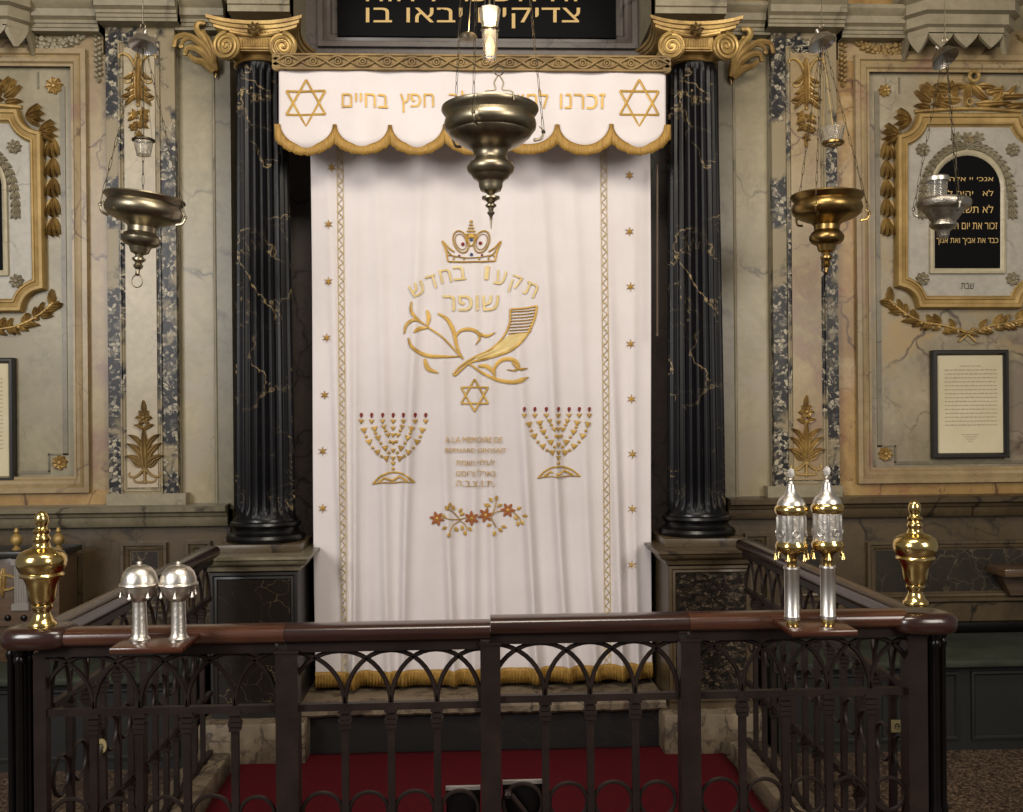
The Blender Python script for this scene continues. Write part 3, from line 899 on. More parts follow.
notice(932.5, 350, 1008, 458, 'black framed notice with lines of small print, below the right tablet')
notice(-70, 358, 14.5, 482, 'black framed notice cut off by the left edge of the photo')

# sign above the valance
q = prect(337, -28, 616, 37, 5.42)
root = empty('inscription_board', ((q[0]+q[1])/2, 5.44, q[2]), 'black board with gold Hebrew lettering above the gold valance border', 'sign')
mb = MB(); mb.box(q[0], q[1], 5.42, 5.47, q[2], q[3], .004); brd = mb.build('board', M['black_board'], root)
mb = MB(); P = plane(5.42)
write_words('gold_lettering', M['gold_paint'], brd, P, 'צדיקים יבאו בו', 366, 8, 580, 28.5, .004, .022)
write_words('gold_lettering', M['gold_paint'], brd, P, 'זה השער ליהוה', 366, -22, 580, 1.5, .004, .022)

# ================================================================ COLUMNS
def pedestal(x0, x1, where, lx0, lx1):
    """x0..x1 metres of the cap"""
    root = empty('column_pedestal', ((x0+x1)/2, 5.0, 0), 'dark breccia pedestal with stone cap under the %s black column' % where, 'pedestal')
    c = (x0+x1)/2
    mb = MB()
    cap = [(.975, .0), (.962, .0), (.955, -.012), (.945, -.015), (.93, -.03), (.925, -.045), (.905, -.05), (.895, -.065)]
    rows = [(z, e) for z, e in cap]; vs = []; fs = []
    for (z, e) in rows:
        vs += [(x0-e, 4.74-e, z), (x1+e, 4.74-e, z), (x1+e, 5.34, z), (x0-e, 5.34, z)]
    for i in range(len(rows)-1):
        for k in range(4): fs.append((i*4+k, i*4+(k+1) % 4, (i+1)*4+(k+1) % 4, (i+1)*4+k))
    fs += [(0, 1, 2, 3), tuple((len(rows)-1)*4+k for k in range(4))]
    mb.add(vs, fs); mb.build('cap', M['drab_stone'] if where == 'left' else M['dado'], root)
    a, b = x0+.065, x1-.065
    mb = MB(); mb.box(a, b, 4.81, 5.34, .2, .90); mb.build('body', M['black_frame'] if where == 'left' else M['dado'], root)
    mb = MB(); mb.sweep([(a, .24), (b, .24), (b, .895), (a, .895)], [(0, -.01), (0, .012), (.012, .014), (.02, .006), (.03, .010), (.04, -.01)], True, 4.81)
    mb.build('panel_frame', M['black_frame'] if where == 'left' else M['dado'], root)
    mb = MB(); mb.box(a+.035, b-.035, 4.806, 4.82, .275, .86); mb.build('panel', M['dark_dado' if where == 'left' else 'dark_brec'] if False else (M['black_gold2'] if where == 'left' else M['dark_brec']), root)
    mb = MB(); mb.box(x0+.02, x1-.02, 4.72, 5.34, 0, .2, .015); mb.build('plinth', M['worn'], root)
M['black_gold2'] = veined('black_panel_marble', '#17130f', '#221c17', '#8d7a5c', 6, .02, rough=.25, patch=(.45, .55), fs=12)
def column(px, where, leafdir):
    cx = at(px, 350, 5.10).x; cy = 5.10
    zb, zt = 1.012, at(px, 57, 4.95).z
    root = empty('fluted_column', (cx, cy, .975), 'fluted black marble column with gilt capital, standing %s of the curtain' % where, 'column')
    mb = MB(); mb.box(cx-.205, cx+.205, cy-.205, 5.33, .972, 1.015, .004); mb.build('plinth', M['dado'], root)
    mb = MB(); mb.lathe([(.0, 1.013), (.185, 1.013), (.194, 1.022), (.197, 1.035), (.190, 1.049), (.178, 1.055), (.168, 1.060), (.161, 1.072), (.163, 1.084), (.172, 1.090), (.177, 1.100), (.172, 1.112), (.160, 1.118), (.158, 1.128), (.0, 1.128)], (cx, cy, 0), 56)
    mb.build('base', M['black_iron2'], root)
    mb = MB(); seg = 192; vs = []; fs = []
    z0, z1 = 1.126, zt; rows = [0, .006, .012, .02, .03] + [i/14 for i in range(1, 14)] + [.975, .985, .992, 1]
    for t in rows:
        z = z0 + (z1-z0)*t; r = .1475 - .023*t**1.2
        if t < .006: r += .008
        fd = min(1, max(0, (t-.008)/.02))*min(1, max(0, (.99-t)/.012))
        for k in range(seg):
            a_ = 2*PI*k/seg; f_ = abs(math.sin(12*a_))
            d = .105*fd*math.sqrt(max(0, (f_-.30)/.70))
            vs.append((cx + r*(1-d)*math.cos(a_), cy + r*(1-d)*math.sin(a_), z))
    for i in range(len(rows)-1):
        for k in range(seg): fs.append((i*seg+k, i*seg+(k+1) % seg, (i+1)*seg+(k+1) % seg, (i+1)*seg+k))
    mb.add(vs, fs); mb.build('shaft', M['black_gold'], root, 50)
    # capital
    z = zt
    cc = cx + (.008 if where == 'left' else -.028); yf = cy-.205
    mb = MB(); mb.lathe([(.0, z-0.0098), (.138, z-0.0098), (.146, z-0.0033), (.142, z+0.0033), (.136, z+0.0082), (.140, z+0.0164), (.158, z+0.0369), (.165, z+0.0574), (.150, z+0.0820), (.0, z+0.0820)], (cc, cy, 0), 48, rad=lambda a_: 1+.012*math.sin(24*a_))
    cap = mb.build('capital', M['gilt'], root)
    def ab(zz, g):
        pts = []
        H = .212+g
        for (ax, ay, bx, by) in ((-1, -1, 1, -1), (1, -1, 1, 1), (1, 1, -1, 1), (-1, 1, -1, -1)):
            for k in range(12):
                t = k/12; x = ax+(bx-ax)*t; y = ay+(by-ay)*t
                s_ = .14*math.sin(PI*t)
                if ax == bx: x *= 1-s_
                if ay == by: y *= 1-s_
                zl = zz + .018*(abs(2*t-1))**3
                pts.append((cc+x*H, min(cy+y*H, 5.34), zl))
        return pts
    lv = [(z+0.1025, -.03), (z+0.1107, -.012), (z+0.1230, -.01), (z+0.1271, .0), (z+0.1410, .005), (z+0.1443, .016), (z+0.1599, .018), (z+0.1624, .0)]
    vs = []; fs = []
    for (zz, g) in lv: vs += ab(zz, g)
    for i in range(len(lv)-1):
        for k in range(48): fs.append((i*48+k, i*48+(k+1) % 48, (i+1)*48+(k+1) % 48, (i+1)*48+k))
    fs += [tuple(range(48)), tuple((len(lv)-1)*48+k for k in range(48))]
    mb = MB(); mb.add(vs, fs); mb.build('abacus', M['gilt'], cap)
    for s_ in (-1, 1):
        mb = MB()
        vc = Vector((cc+(.012 if where == 'right' else 0)+s_*.135, 0, z+.030)); rv = .066
        ang = R(14)*s_
        MR = Matrix.Rotation(ang, 3, 'Z') @ Matrix.Rotation(R(90), 3, 'X')
        mb.lathe([(.0, 0), (rv*.93, 0), (rv, -.006), (rv, -.02), (rv*.72, -.05), (rv*.55, -.12), (rv*.72, -.20), (rv, -.25), (0, -.25)], (vc.x, yf-.008, vc.z), 36, MR)
        # lathe axis +z -> -y after the turn, so negative heights run into the wall
        pts = []; n = 60
        for i in range(n+1):
            t = i/n; rr = (rv-.006)*(1-t)**.85+.004; th = PI/2 - s_*0 + (-s_)*(-1)*t*2.6*2*PI*(-1)
            pts.append(Vector((vc.x, yf-.008, vc.z)) + Matrix.Rotation(ang, 3, 'Z') @ Vector((rr*math.cos(th), -.006, rr*math.sin(th))))
        mb.tube(pts, [.0105*(1-.5*i/n) for i in range(n+1)], 7)
        mb.build('volute', M['gilt'], cap)
    # channel joining the volutes, flower at the centre
    mb = MB(); mb.tube([(cc-.12, yf-.004, z+0.1000), (cc-.05, yf+.012, z+0.0918), (cc, yf+.016, z+0.0886), (cc+.05, yf+.012, z+0.0918), (cc+.12, yf-.004, z+0.1000)], .010, 8)
    mb.box(cc-.09, cc+.09, yf+.02, cy, z+0.0164, z+0.1025)
    for k in range(11): mb.tube([(cc-.06+.012*k, yf+.018, z+0.0369), (cc-.06+.012*k, yf+.018, z+0.0779)], .0045, 5)
    mb.tube([(cc-.075, yf+.018, z+0.0287), (cc+.075, yf+.018, z+0.0287)], .008, 6)
    mb.build('channel', M['gilt'], cap)
    PF = lambda x_, y_, h_=0: Vector((cc + (x_)*.005, yf+.004-h_, z+0.1107 - y_*.005))
    mb = MB()
    for k in range(7): leaf(mb, PF, 0, 0, 360*k/7, 7, 6, .03, n=5)
    blob(mb, PF, circ(0, 0, 2.2, 8), .045); mb.build('flower', M['carved'], cap)
    # acanthus leaves spreading sideways on the pilaster behind
    PW = plane(5.31)
    mb = MB()
    if leafdir < 0: mp = lambda x, y: (x, y)
    else: mp = lambda x, y: (947-x, y+6)
    fr = [[(215, 73), (212, 58), (202, 46), (190, 40), (180, 42), (177, 49)], [(215, 73), (209, 60), (200, 53), (191, 52), (188, 57)],
          [(216, 72), (213, 54), (206, 42), (200, 34), (201, 28), (206, 27)], [(215, 72), (207, 66), (198, 64), (193, 60)],
          [(215, 70), (210, 52), (198, 43), (188, 44), (184, 50)], [(216, 72), (216, 56), (212, 44), (206, 36)]]
    for i_, f_ in enumerate(fr):
        f_ = [mp(*q) for q in f_]; p_ = sm([(a_, b_, 0) for a_, b_ in f_], 5); n_ = len(p_)
        mb.tube([PW(q.x, q.y, .022+.02*math.sin(PI*k/n_)+.03*k/n_) for k, q in enumerate(p_)], [(.024-.012*k/n_)*(1 if i_ < 4 else .7) for k in range(n_)], 7)
        e_ = p_[-1]; mb.lathe([(0, -.014), (.012, -.009), (.014, 0), (.012, .009), (0, .014)], PW(e_.x, e_.y, .05), 10, Matrix.Rotation(R(90), 3, 'X'))
    q_ = [mp(*q) for q in ((216, 60), (217, 70), (215.5, 78))]
    cord(mb, PW, q_, 3.2, .8)
    mb.build('acanthus_leaf', M['gilt'], root)
    return cx
M['black_iron2'] = NT('black_polished_base', .3, 0, .35).color('#0b0a0b')
cxl = column(264.5, 'left', -1)
cxr = column(695, 'right', 1)
pedestal(cxl-.27, cxl+.27, 'left', 0, 0)
pedestal(cxr-.27, cxr+.27, 'right', 0, 0)

# ================================================================ CURTAIN
CY = 5.10
_cl = at(312, 400, CY).x; _cr = at(652, 400, CY).x; CW = _cr-_cl
_fold = [(.07, .35, .012, .05, .3), (.125, .2, .010, -.02, 1.1), (.20, .9, .013, .03, 2.0), (.29, .5, .012, -.04, .2), (.385, .1, .013, .02, .9), (.47, .6, .016, .0, 1.9), (.525, .3, .013, .01, .5), (.61, .8, .014, .05, 1.2), (.70, .4, .013, .07, .1), (.79, .7, .013, .06, 2.2), (.88, .2, .015, .03, 1.3), (.95, .5, .012, .0, .7)]
CZ0 = at(480, 678, CY).z; CZ1 = at(480, 74, CY).z
def cy_of(x, z):
    u = (x-_cl)/CW; t = max(0, min(1, (CZ1-z)/(CZ1-CZ0)))
    y = 0.0
    for (c, ph, w, dr, k) in _fold:
        cc = c + dr*(t-.5)*1.5 + .006*math.sin(t*5+k*3)
        d = (u-cc)/(w*(1.15-.35*t)*1.25)
        amp = (.003 + .040*t**1.6)*(1+.35*math.sin(3*t+k*4))
        y += amp*math.exp(-d*d)
        y -= amp*.35*math.exp(-((u-cc-.035)/(w*1.6))**2)
    y += .006*math.sin(u*9+1)*t + .004*math.sin(u*23+t*3)*t
    # hanging scallop of cloth below the rod
    y += .008*math.sin(u*PI*2*3.2+1.1)*(1-t)
    return CY - y
def ctop(u): return CZ1
def cbot(u): return CZ0 + .014*(u-.5) + .012*math.cos(u*PI*2)*.3 + (.035 if u < .03 else 0)*0
def cedge(t): return (-.0, .0)
nx, nz = 340, 90
root = empty('ark_curtain', ((_cl+_cr)/2, CY, CZ0), 'tall white curtain embroidered with gold crown, shofar, menorahs and Hebrew lettering', 'curtain')
mb = MB()
def cpt(u, t):
    z = CZ1 + (cbot(u)-CZ1)*t
    x = _cl + CW*u
    # the sides draw in a little towards the middle and the hem
    x += (.004*math.sin(t*6)-.008*t*(1 if u > .5 else -1)*abs(2*u-1))
    x += .012*math.sin(t*PI)*(2*u-1)*0
    return Vector((x, cy_of(_cl+CW*u, z), z))
for j in range(nz+1):
    for i in range(nx+1): mb.v.append(cpt(i/nx, j/nz))
for j in range(nz):
    for i in range(nx): mb.f.append((j*(nx+1)+i, j*(nx+1)+i+1, (j+1)*(nx+1)+i+1, (j+1)*(nx+1)+i))
cu = mb.build('cloth', M['cloth'], root, 80)
s_ = cu.modifiers.new('thick', 'SOLIDIFY'); s_.thickness = .004; s_.offset = 1 if False else -1
# find which way is the room: the embroidery stands 4 mm in front of the sheet
def CP(px, py, h=0.0):
    v = at(px, py, CY); v.y = cy_of(v.x, v.z) - h - .006; return v
mb = MB()
for i in range(nx*2+1):
    u = i/(nx*2); b = cpt(u, 1); wob = .0035*math.sin(i*2.1)+.002*math.sin(i*5.3)
    for (dz, dy) in ((.006, -.010), (-.010, -.014), (-.035, -.013+wob), (-.070+wob*1.2, -.008+wob)):
        mb.v.append(b + Vector((wob*.4 if dz < -.03 else 0, dy, dz+.047)))
for i in range(nx*2):
    for k in range(3): mb.f.append((i*4+k, i*4+k+1, (i+1)*4+k+1, (i+1)*4+k))
fr = mb.build('hem_fringe', M['fringe'], root, 60)
sf = fr.modifiers.new('thick', 'SOLIDIFY'); sf.thickness = .004

def cmesh(name, m, fn):
    mb = MB(); fn(mb); return mb.build(name, M[m], root, 60)
A5 = lambda p: (310+.3421*p[0], 200+.3421*p[1])          # the two close-ups the embroidery was measured in
A6 = lambda p: (310+.3421*p[0], 380+.3421*p[1])
def L5(mb, pts, w, taper=None, smooth=5, h=.004): rib(mb, CP, [A5(p) for p in pts], w, h, smooth, taper)
def L6(mb, pts, w, taper=None, smooth=5, h=.004): rib(mb, CP, [A6(p) for p in pts], w, h, smooth, taper)
lf = lambda t: .25 + .95*math.sin(PI*min(1, t*.9+.1))
# side bands of gold lace
for (x0, y0, x1, y1) in ((340, 140, 345, 676), (603, 140, 608, 668)):
    def f(mb):
        n = 118
        pts = [(x0 + (x1-x0)*k/n + (2.0 if k % 2 else -2.0), y0 + (y1-y0)*k/n) for k in range(n+1)]
        rib(mb, CP, pts, .9, .004, 0)
        rib(mb, CP, [(x0-2.8+(x1-x0)*k/40, y0+(y1-y0)*k/40) for k in range(41)], .7, .003, 0)
        rib(mb, CP, [(x0+2.8+(x1-x0)*k/40, y0+(y1-y0)*k/40) for k in range(41)], .7, .003, 0)
        for k in range(n):
            if k % 3 == 0: blob(mb, CP, circ(x0+(x1-x0)*k/n, y0+(y1-y0)*(k+.5)/n, 1.1, 6), .005)
    cmesh('gold_lace_band', 'pale_thread', f)
# little stars down both borders
stars = [(332, 168), (329, 225), (329, 282), (327, 338), (325, 395), (323, 451), (323, 508), (629, 176), (629, 232), (630, 287), (630, 344), (631, 399), (632, 454), (632, 509), (632, 565)]
for (x, y) in stars:
    def f(mb):
        for k in range(6): rib(mb, CP, [(x, y), (x+4.6*math.cos(R(60*k+30)), y+4.6*math.sin(R(60*k+30)))], 1.9, .005, 0, lambda t: 1.1-t*.9)
    cmesh('embroidered_star', 'gold_thread', f)
# crown
def f(mb):
    L5(mb, [(403, 180), (470, 181), (541, 179)], 1.6); L5(mb, [(400, 168), (408, 162), (470, 170), (530, 162), (538, 168)], 1.0)
    L5(mb, [(403, 178), (398, 150), (387, 121), (405, 140), (422, 152)], 1.7); L5(mb, [(541, 178), (547, 150), (558, 121), (540, 140), (522, 152)], 1.7)
    L5(mb, [(396, 140), (410, 158), (425, 168)], 1.1); L5(mb, [(549, 140), (535, 158), (520, 168)], 1.1)
    for (cx, s) in ((441, -.35), (502, .35)):
        for rr, w in ((1, 1.5), (.72, .8)):
            L5(mb, circ(cx, 122, 21*rr, 16, 33*rr, s) + [circ(cx, 122, 21*rr, 16, 33*rr, s)[0]], w, None, 2)
    for k in range(5): L5(mb, [(471-6-3.2*k, 74+9*k), (471+6+3.2*k, 74+9*k)], 1.7, None, 0)
    blob(mb, CP, [A5(p) for p in circ(471, 64, 5, 7)], .006)
    L5(mb, [(455, 112), (471, 135), (487, 112)], 1.4); blob(mb, CP, [A5(p) for p in circ(471, 105, 10, 8, 7)], .005)
    for x in (420, 450, 495, 522): blob(mb, CP, [A5(p) for p in circ(x, 172, 3.5, 6)], .005)
cmesh('embroidered_crown', 'gold_thread', f)
def f(mb):
    for (x, y, r) in ((447, 129, 5.5), (498, 126, 5.5), (436, 163, 3.5), (503, 161, 3.5)): blob(mb, CP, [A5(p) for p in circ(x, y, r, 8)], .006)
cmesh('red_jewels', 'red_paint', f)
def f(mb):
    for (x, y, r) in ((472, 117, 5), (472, 160, 5)): blob(mb, CP, [A5(p) for p in circ(x, y, r, 8)], .006)
cmesh('blue_jewels', 'blue_thread', f)
# the arched blessing: one letter after another round the bow
for (ch, x, y, w, h, rot) in (('ת', 645, 262, 36, 40, 24), ('ק', 600, 248, 30, 52, 18), ('ע', 556, 227, 32, 42, 12), ('ו', 517, 213, 12, 40, 6), ('ב', 437, 214, 36, 40, -5), ('ח', 396, 223, 32, 40, -12), ('ד', 356, 240, 30, 40, -18), ('ש', 314, 262, 44, 38, -26)):
    X_, Y_ = A5((x, y)); mb = MB(); write(mb, CP, ch, X_-w*.171, Y_-h*.171, X_+w*.171, Y_+h*.171, .004, True, R(rot)); mb.build('arched_letter', M['pale_thread'], root, 60)
def f(mb):
    a_, b_ = A5((388, 279)), A5((553, 324)); write(mb, CP, 'שופר', a_[0], a_[1], b_[0], b_[1], .004)
cmesh('lettering', 'pale_thread', f)
# shofar with its sprays
def f(mb):
    L5(mb, [(585, 320), (583, 360), (565, 400), (530, 435), (480, 460), (440, 485), (420, 508)], 1.9)
    L5(mb, [(663, 310), (655, 350), (630, 400), (590, 438), (530, 460), (470, 475), (440, 498), (424, 512), (418, 505)], 2.2)
    L5(mb, [(585, 320), (620, 318), (663, 310)], 1.8)
    for k in range(8):
        y = 328 + 9*k; L5(mb, [(585-k*k*.12, y), (622, y-2), (660-k*1.9, y-7)], 1.1)
cmesh('embroidered_shofar', 'gold_thread', f)
def f(mb):
    rows = [((582, 395), (636, 388)), ((562, 410), (622, 408)), ((540, 430), (600, 428)), ((510, 448), (570, 444)), ((480, 461), (530, 458)), ((450, 480), (480, 470))]
    n = len(rows)
    for (p, q) in rows:
        for k in range(7):
            t = k/6; x_, y_ = A5((p[0]+(q[0]-p[0])*t, p[1]+(q[1]-p[1])*t)); mb.v.append(CP(x_, y_, .002))
    for i in range(n-1):
        for k in range(6): mb.f.append((i*7+k, i*7+k+1, (i+1)*7+k+1, (i+1)*7+k))
cmesh('satin_filling', 'pale_thread', f)
def f(mb):
    L5(mb, [(345, 372), (385, 400), (420, 435), (448, 465)], 1.8); L5(mb, [(297, 298), (296, 325), (315, 350), (348, 372)], 2.6, lf)
    L5(mb, [(342, 322), (347, 345), (342, 372)], 3.6, lf); L5(mb, [(275, 392), (282, 365), (305, 352), (335, 362)], 2.6, lf); L5(mb, [(304, 388), (322, 376), (345, 374)], 3.4, lf)
    L5(mb, [(374, 332), (402, 350), (420, 385), (430, 430), (446, 462)], 3.4, lf)
    L5(mb, [(424, 402), (440, 382), (468, 378), (490, 388), (496, 405), (484, 424)], 3.0, lf); L5(mb, [(484, 384), (515, 398), (542, 387)], 2.6, lf)
    L5(mb, [(287, 404), (300, 432), (340, 454), (395, 458), (446, 456)], 3.2, lf); L5(mb, [(335, 464), (345, 492), (376, 506)], 4.0, lf)
    L5(mb, [(464, 478), (505, 506), (550, 526), (600, 532), (640, 517)], 4.2, lambda t: .45+.75*t if t < .85 else 1.1*(1-t)/.15+.1)
    L5(mb, [(540, 520), (540, 490), (560, 468), (590, 466), (608, 482), (600, 498), (576, 496)], 3.2, lf); L5(mb, [(590, 474), (612, 494), (636, 492)], 2.6, lf)
    L5(mb, [(492, 486), (515, 486), (533, 500), (540, 514)], 3.6, lf)
cmesh('embroidered_spray', 'gold_thread', f)
def star(mb, PP, cx, cy, r, w, rr=None, h=.004):
    rr = rr or r
    for s in (0, 180):
        p = [(cx+rr*math.cos(R(90+s+120*k)), cy-r*math.sin(R(90+s+120*k))) for k in range(3)]
        for k in range(3): rib(mb, PP, [p[k], p[(k+1) % 3]], w, h, 0)
cmesh('star_of_david', 'gold_thread', lambda mb: star(mb, CP, 310+.3421*481, 200+.3421*571, 16.2, 1.8, 15.6))
# menorahs
for (cx, dy) in ((243, 0), (726, -17)):
    fl = [150, 180, 213, 243, 273, 308, 338] if dy == 0 else [626, 657, 690, 726, 757, 786, 816]
    def tri(mb, x, y, r, a0):
        blob(mb, CP, [A6((x + r*math.cos(R(a0+120*k)), y + r*math.sin(R(a0+120*k)))) for k in range(3)], .005)
    def f(mb):
        for k, x in enumerate(fl):
            tri(mb, x, 120+dy, 9.5, 90)
        for (s, arm) in ((-1, 1), (1, 1)):
            for (x0_, pts_) in ((0, [(.97, 146), (.80, 180), (.52, 210), (.22, 228)]), (1, [(.62, 142), (.50, 168), (.26, 198)]), (2, [(.30, 136), (.16, 160)])):
                for (u, y) in pts_:
                    tri(mb, cx+s*u*88, y+dy, 12 if x0_ < 2 else 9.5, 200 if s < 0 else 340)
            for (u, y) in ((.90, 165), (.68, 198), (.38, 222), (.58, 155), (.40, 184), (.14, 212), (.24, 148), (.10, 180)): blob(mb, CP, [A6(p) for p in circ(cx+s*u*88, y+dy, 5, 6)], .005)
        for y in (140, 160, 182, 205, 228, 243): tri(mb, cx, y+dy, 9, 90)
        blob(mb, CP, [A6(p) for p in circ(cx, 259+dy, 5, 6)], .005)
        L6(mb, [(cx-60, 304+dy), (cx-35, 280+dy), (cx, 269+dy), (cx+35, 277+dy), (cx+63, 298+dy)], 1.8)
        L6(mb, [(cx-60, 304+dy), (cx-30, 299+dy), (cx, 300+dy), (cx+30, 297+dy), (cx+63, 298+dy)], 1.3)
        L6(mb, [(cx-42, 299+dy), (cx-25, 285+dy), (cx-2, 294+dy), (cx+18, 281+dy), (cx+42, 294+dy)], 2.4, None, 0)
    cmesh('embroidered_menorah', 'gold_thread', f)
    def f(mb):
        for x in fl: L6(mb, [(x+1, 96+dy), (x, 104+dy), (x, 111+dy)], 2.5, lambda t: .3+.9*math.sin(PI*min(1, t+.15)))
    cmesh('embroidered_flames', 'red_paint', f)
# dedication
for s, x0, y0, x1, y1, hb in (('A LA MEMOIRE DE', 396, 166, 562, 183, 0), ('BERNARD GROSAJT', 396, 199, 573, 216, 0), ('לעלוי נשמת', 427, 231, 540, 249, 1), ('בארל גרוסט', 427, 262, 543, 281, 1), ('.ת.נ.צ.ב.ה', 428, 294, 540, 311, 1)):
    a_, b_ = A6((x0, y0)), A6((x1, y1)); write_words('dedication_lettering', M['gold_thread'], root, CP, s, a_[0], a_[1], b_[0], b_[1], .007, .012, bool(hb))
# flower spray
fls = [(371, 405), (472, 403), (513, 395), (578, 380)]
for i, (x, y) in enumerate(fls):
    mb = MB()
    for k in range(6):
        a_ = R(60*k+12+i*17); L6(mb, [(x, y), (x+22*math.cos(a_), y+22*math.sin(a_))], 2.5, lambda t: .5+.9*math.sin(PI*t) if t < .95 else .2)
    mb.build('embroidered_flower', M['orange_thread'], root, 60)
def f(mb):
    for (x, y) in fls: blob(mb, CP, [A6(p) for p in circ(x, y, 6, 8)], .006)
    L6(mb, [(390, 402), (430, 408), (458, 402)], 1.0); L6(mb, [(400, 372), (418, 385), (440, 410)], 1.0); L6(mb, [(408, 448), (418, 425), (440, 410)], 1.0)
    L6(mb, [(528, 395), (545, 385), (562, 382)], 1.0); L6(mb, [(545, 350), (540, 375), (530, 400), (545, 430)], 1.0); L6(mb, [(594, 385), (610, 400), (618, 415)], 1.0); L6(mb, [(440, 412), (455, 425), (458, 440)], 1.0)
    for (x, y, a_) in ((402, 380, 250), (408, 372, 280), (422, 380, 250), (436, 388, 300), (398, 400, 200), (400, 428, 150), (410, 445, 120), (424, 430, 60), (438, 396, 330), (445, 425, 90), (452, 440, 80), (462, 430, 40), (528, 368, 200), (545, 352, 270), (532, 356, 240), (548, 370, 330), (530, 420, 150), (540, 440, 100), (552, 432, 50), (560, 426, 20), (598, 396, 60), (606, 412, 80), (616, 410, 60), (620, 396, 0), (604, 378, 330), (520, 372, 230)):
        q_ = (x+15*math.cos(R(a_)), y+15*math.sin(R(a_))); L6(mb, [(x, y), q_], 2.9, lambda t: .2+math.sin(PI*min(1, t*.95+.03)))
cmesh('embroidered_leaves', 'gold_thread', f)

# ================================================================ VALANCE
VY = 4.86
root = empty('curtain_valance', at(473, 150, VY), 'scalloped white valance with two gold stars and Hebrew verse, gold fringed', 'valance')
def vy(x): return VY + .006*math.sin(x*14) + .004*math.sin(x*31+1)
def VP(px, py, h=0.0):
    v = at(px, py, VY); v.y = vy(v.x) - h - .005; return v
cusps = [279, 335, 390, 445, 501, 557, 611, 666]
def edge(px):
    for a_, b_ in zip(cusps, cusps[1:]):
        if px <= b_:
            t = (px-a_)/(b_-a_); return 126 + 22*(max(0, 1-(2*t-1)**2))**.5
    return 126
mb = MB(); n = 7*26; rows = 10
for i in range(n+1):
    px = cusps[0] + (cusps[-1]-cusps[0])*i/n; e = edge(px) if 0 < i < n else 132
    for j in range(rows+1):
        py = 66 + (e-66)*j/rows
        v = at(px, py, VY); v.y = vy(v.x) - .014*(j/rows)**2*math.sin((px-279)/55.3*PI)**2; mb.v.append(v)
for i in range(n):
    for j in range(rows): mb.f.append((i*(rows+1)+j, i*(rows+1)+j+1, (i+1)*(rows+1)+j+1, (i+1)*(rows+1)+j))
o = mb.build('cloth', M['cloth'], root, 70); s_ = o.modifiers.new('thick', 'SOLIDIFY'); s_.thickness = .004
# fringe following every scallop
def sc_y(a_, b_, t): return 125 + 22.5*(max(0, 1-(2*t-1)**2))**.5
for qi, (a_, b_) in enumerate(zip(cusps, cusps[1:])):
    mb = MB(); N = 48
    for i in range(N+1):
        th = PI - PI*i/N; t = .5+.5*math.cos(th)
        px = a_+(b_-a_)*t; y0 = sc_y(a_, b_, t)
        dn = Vector((math.cos(th)*22.5, math.sin(th)*(b_-a_)/2)); dn.normalize()
        wob = .6*math.sin(i*2.3+a_)+.4*math.sin(i*5.1)
        lo = a_ if qi > 0 else a_-4; hi = b_ if qi < 6 else b_+5
        for (d, h) in ((-2.0, .004), (.5, .009), (4, .010), (8.2+wob, .006)):
            q_ = (min(max(px+dn.x*d, lo), hi), y0+dn.y*d); mb.v.append(VP(q_[0], q_[1], h + (.001 if qi % 2 else 0)))
    for i in range(N):
        for k in range(3): mb.f.append((i*4+k, i*4+k+1, (i+1)*4+k+1, (i+1)*4+k))
    o = mb.build('gold_fringe', M['fringe'], root, 70); s_ = o.modifiers.new('thick', 'SOLIDIFY'); s_.thickness = .004
for (cx, cy_) in ((306, 103), (639, 103.5)):
    mb = MB(); star(mb, VP, cx, cy_, 23.5, 2.2, 22.5); mb.build('star_of_david', M['gold_thread'], root)
mb = MB()
for s, x0, x1, y0, y1 in (('זכרנו', 560, 605, 94, 109), ('לחיים', 504, 548, 91, 109), ('מלך', 449, 485, 91, 112), ('חפץ', 400, 434, 94, 113), ('בחיים', 342, 388, 94, 108)):
    mb = MB(); write(mb, VP, s, x0, y0, x1, y1, .004, bold=.008); mb.build('lettering', M['gold_thread'], root)
# carved gold border with interlaced rings
P = plane(4.83)
root = empty('carved_border', P(472, 70), 'dull gold carved border of interlaced rings running above the white valance', 'border')
q = prect(274, 53, 669, 69, 4.84)
mb = MB(); a_, b_ = at(276, 61, 4.84), at(667, 61, 4.84)
mb.box(a_.x, b_.x, 4.845, 4.93, a_.z-.038, a_.z+.038, .01)
zc = a_.z; L = b_.x-a_.x; N = 16
mb.tube([(a_.x, 4.843, zc+.034), (b_.x, 4.843, zc+.034)], .007, 6); mb.tube([(a_.x, 4.843, zc-.034), (b_.x, 4.843, zc-.034)], .007, 6)
for s in (-1, 1):
    pts = [(a_.x + L*k/240, 4.838+.004*s*math.cos(2*PI*N*k/240), zc + s*.024*math.sin(PI*N*k/240)) for k in range(241)]
    mb.tube(pts, .0065, 6)
bbd = mb.build('border_board', M['carved'], root)
for k in range(N):
    x = a_.x + L*(k+.5)/N
    mb = MB(); mb.tube([(x+.014*math.cos(2*PI*j/14), 4.836, zc+.014*math.sin(2*PI*j/14)) for j in range(14)], .005, 6, True)
    mb.lathe([(.0, .004), (.006, .002), (.008, -.004), (0, -.004)], (x, 4.838, zc), 10, Matrix.Rotation(R(90), 3, 'X'))
    mb.build('carved_boss', M['carved'], bbd)
for e_ in (a_.x, b_.x):
    mb = MB()
    for k in range(3): mb.lathe([(0, .0), (.02, .0), (.024, -.01), (0, -.02)], (e_, 4.84, zc+(k-1)*.024), 12, Matrix.Rotation(R(90), 3, 'X'))
    mb.build('end_knob', M['carved'], root)
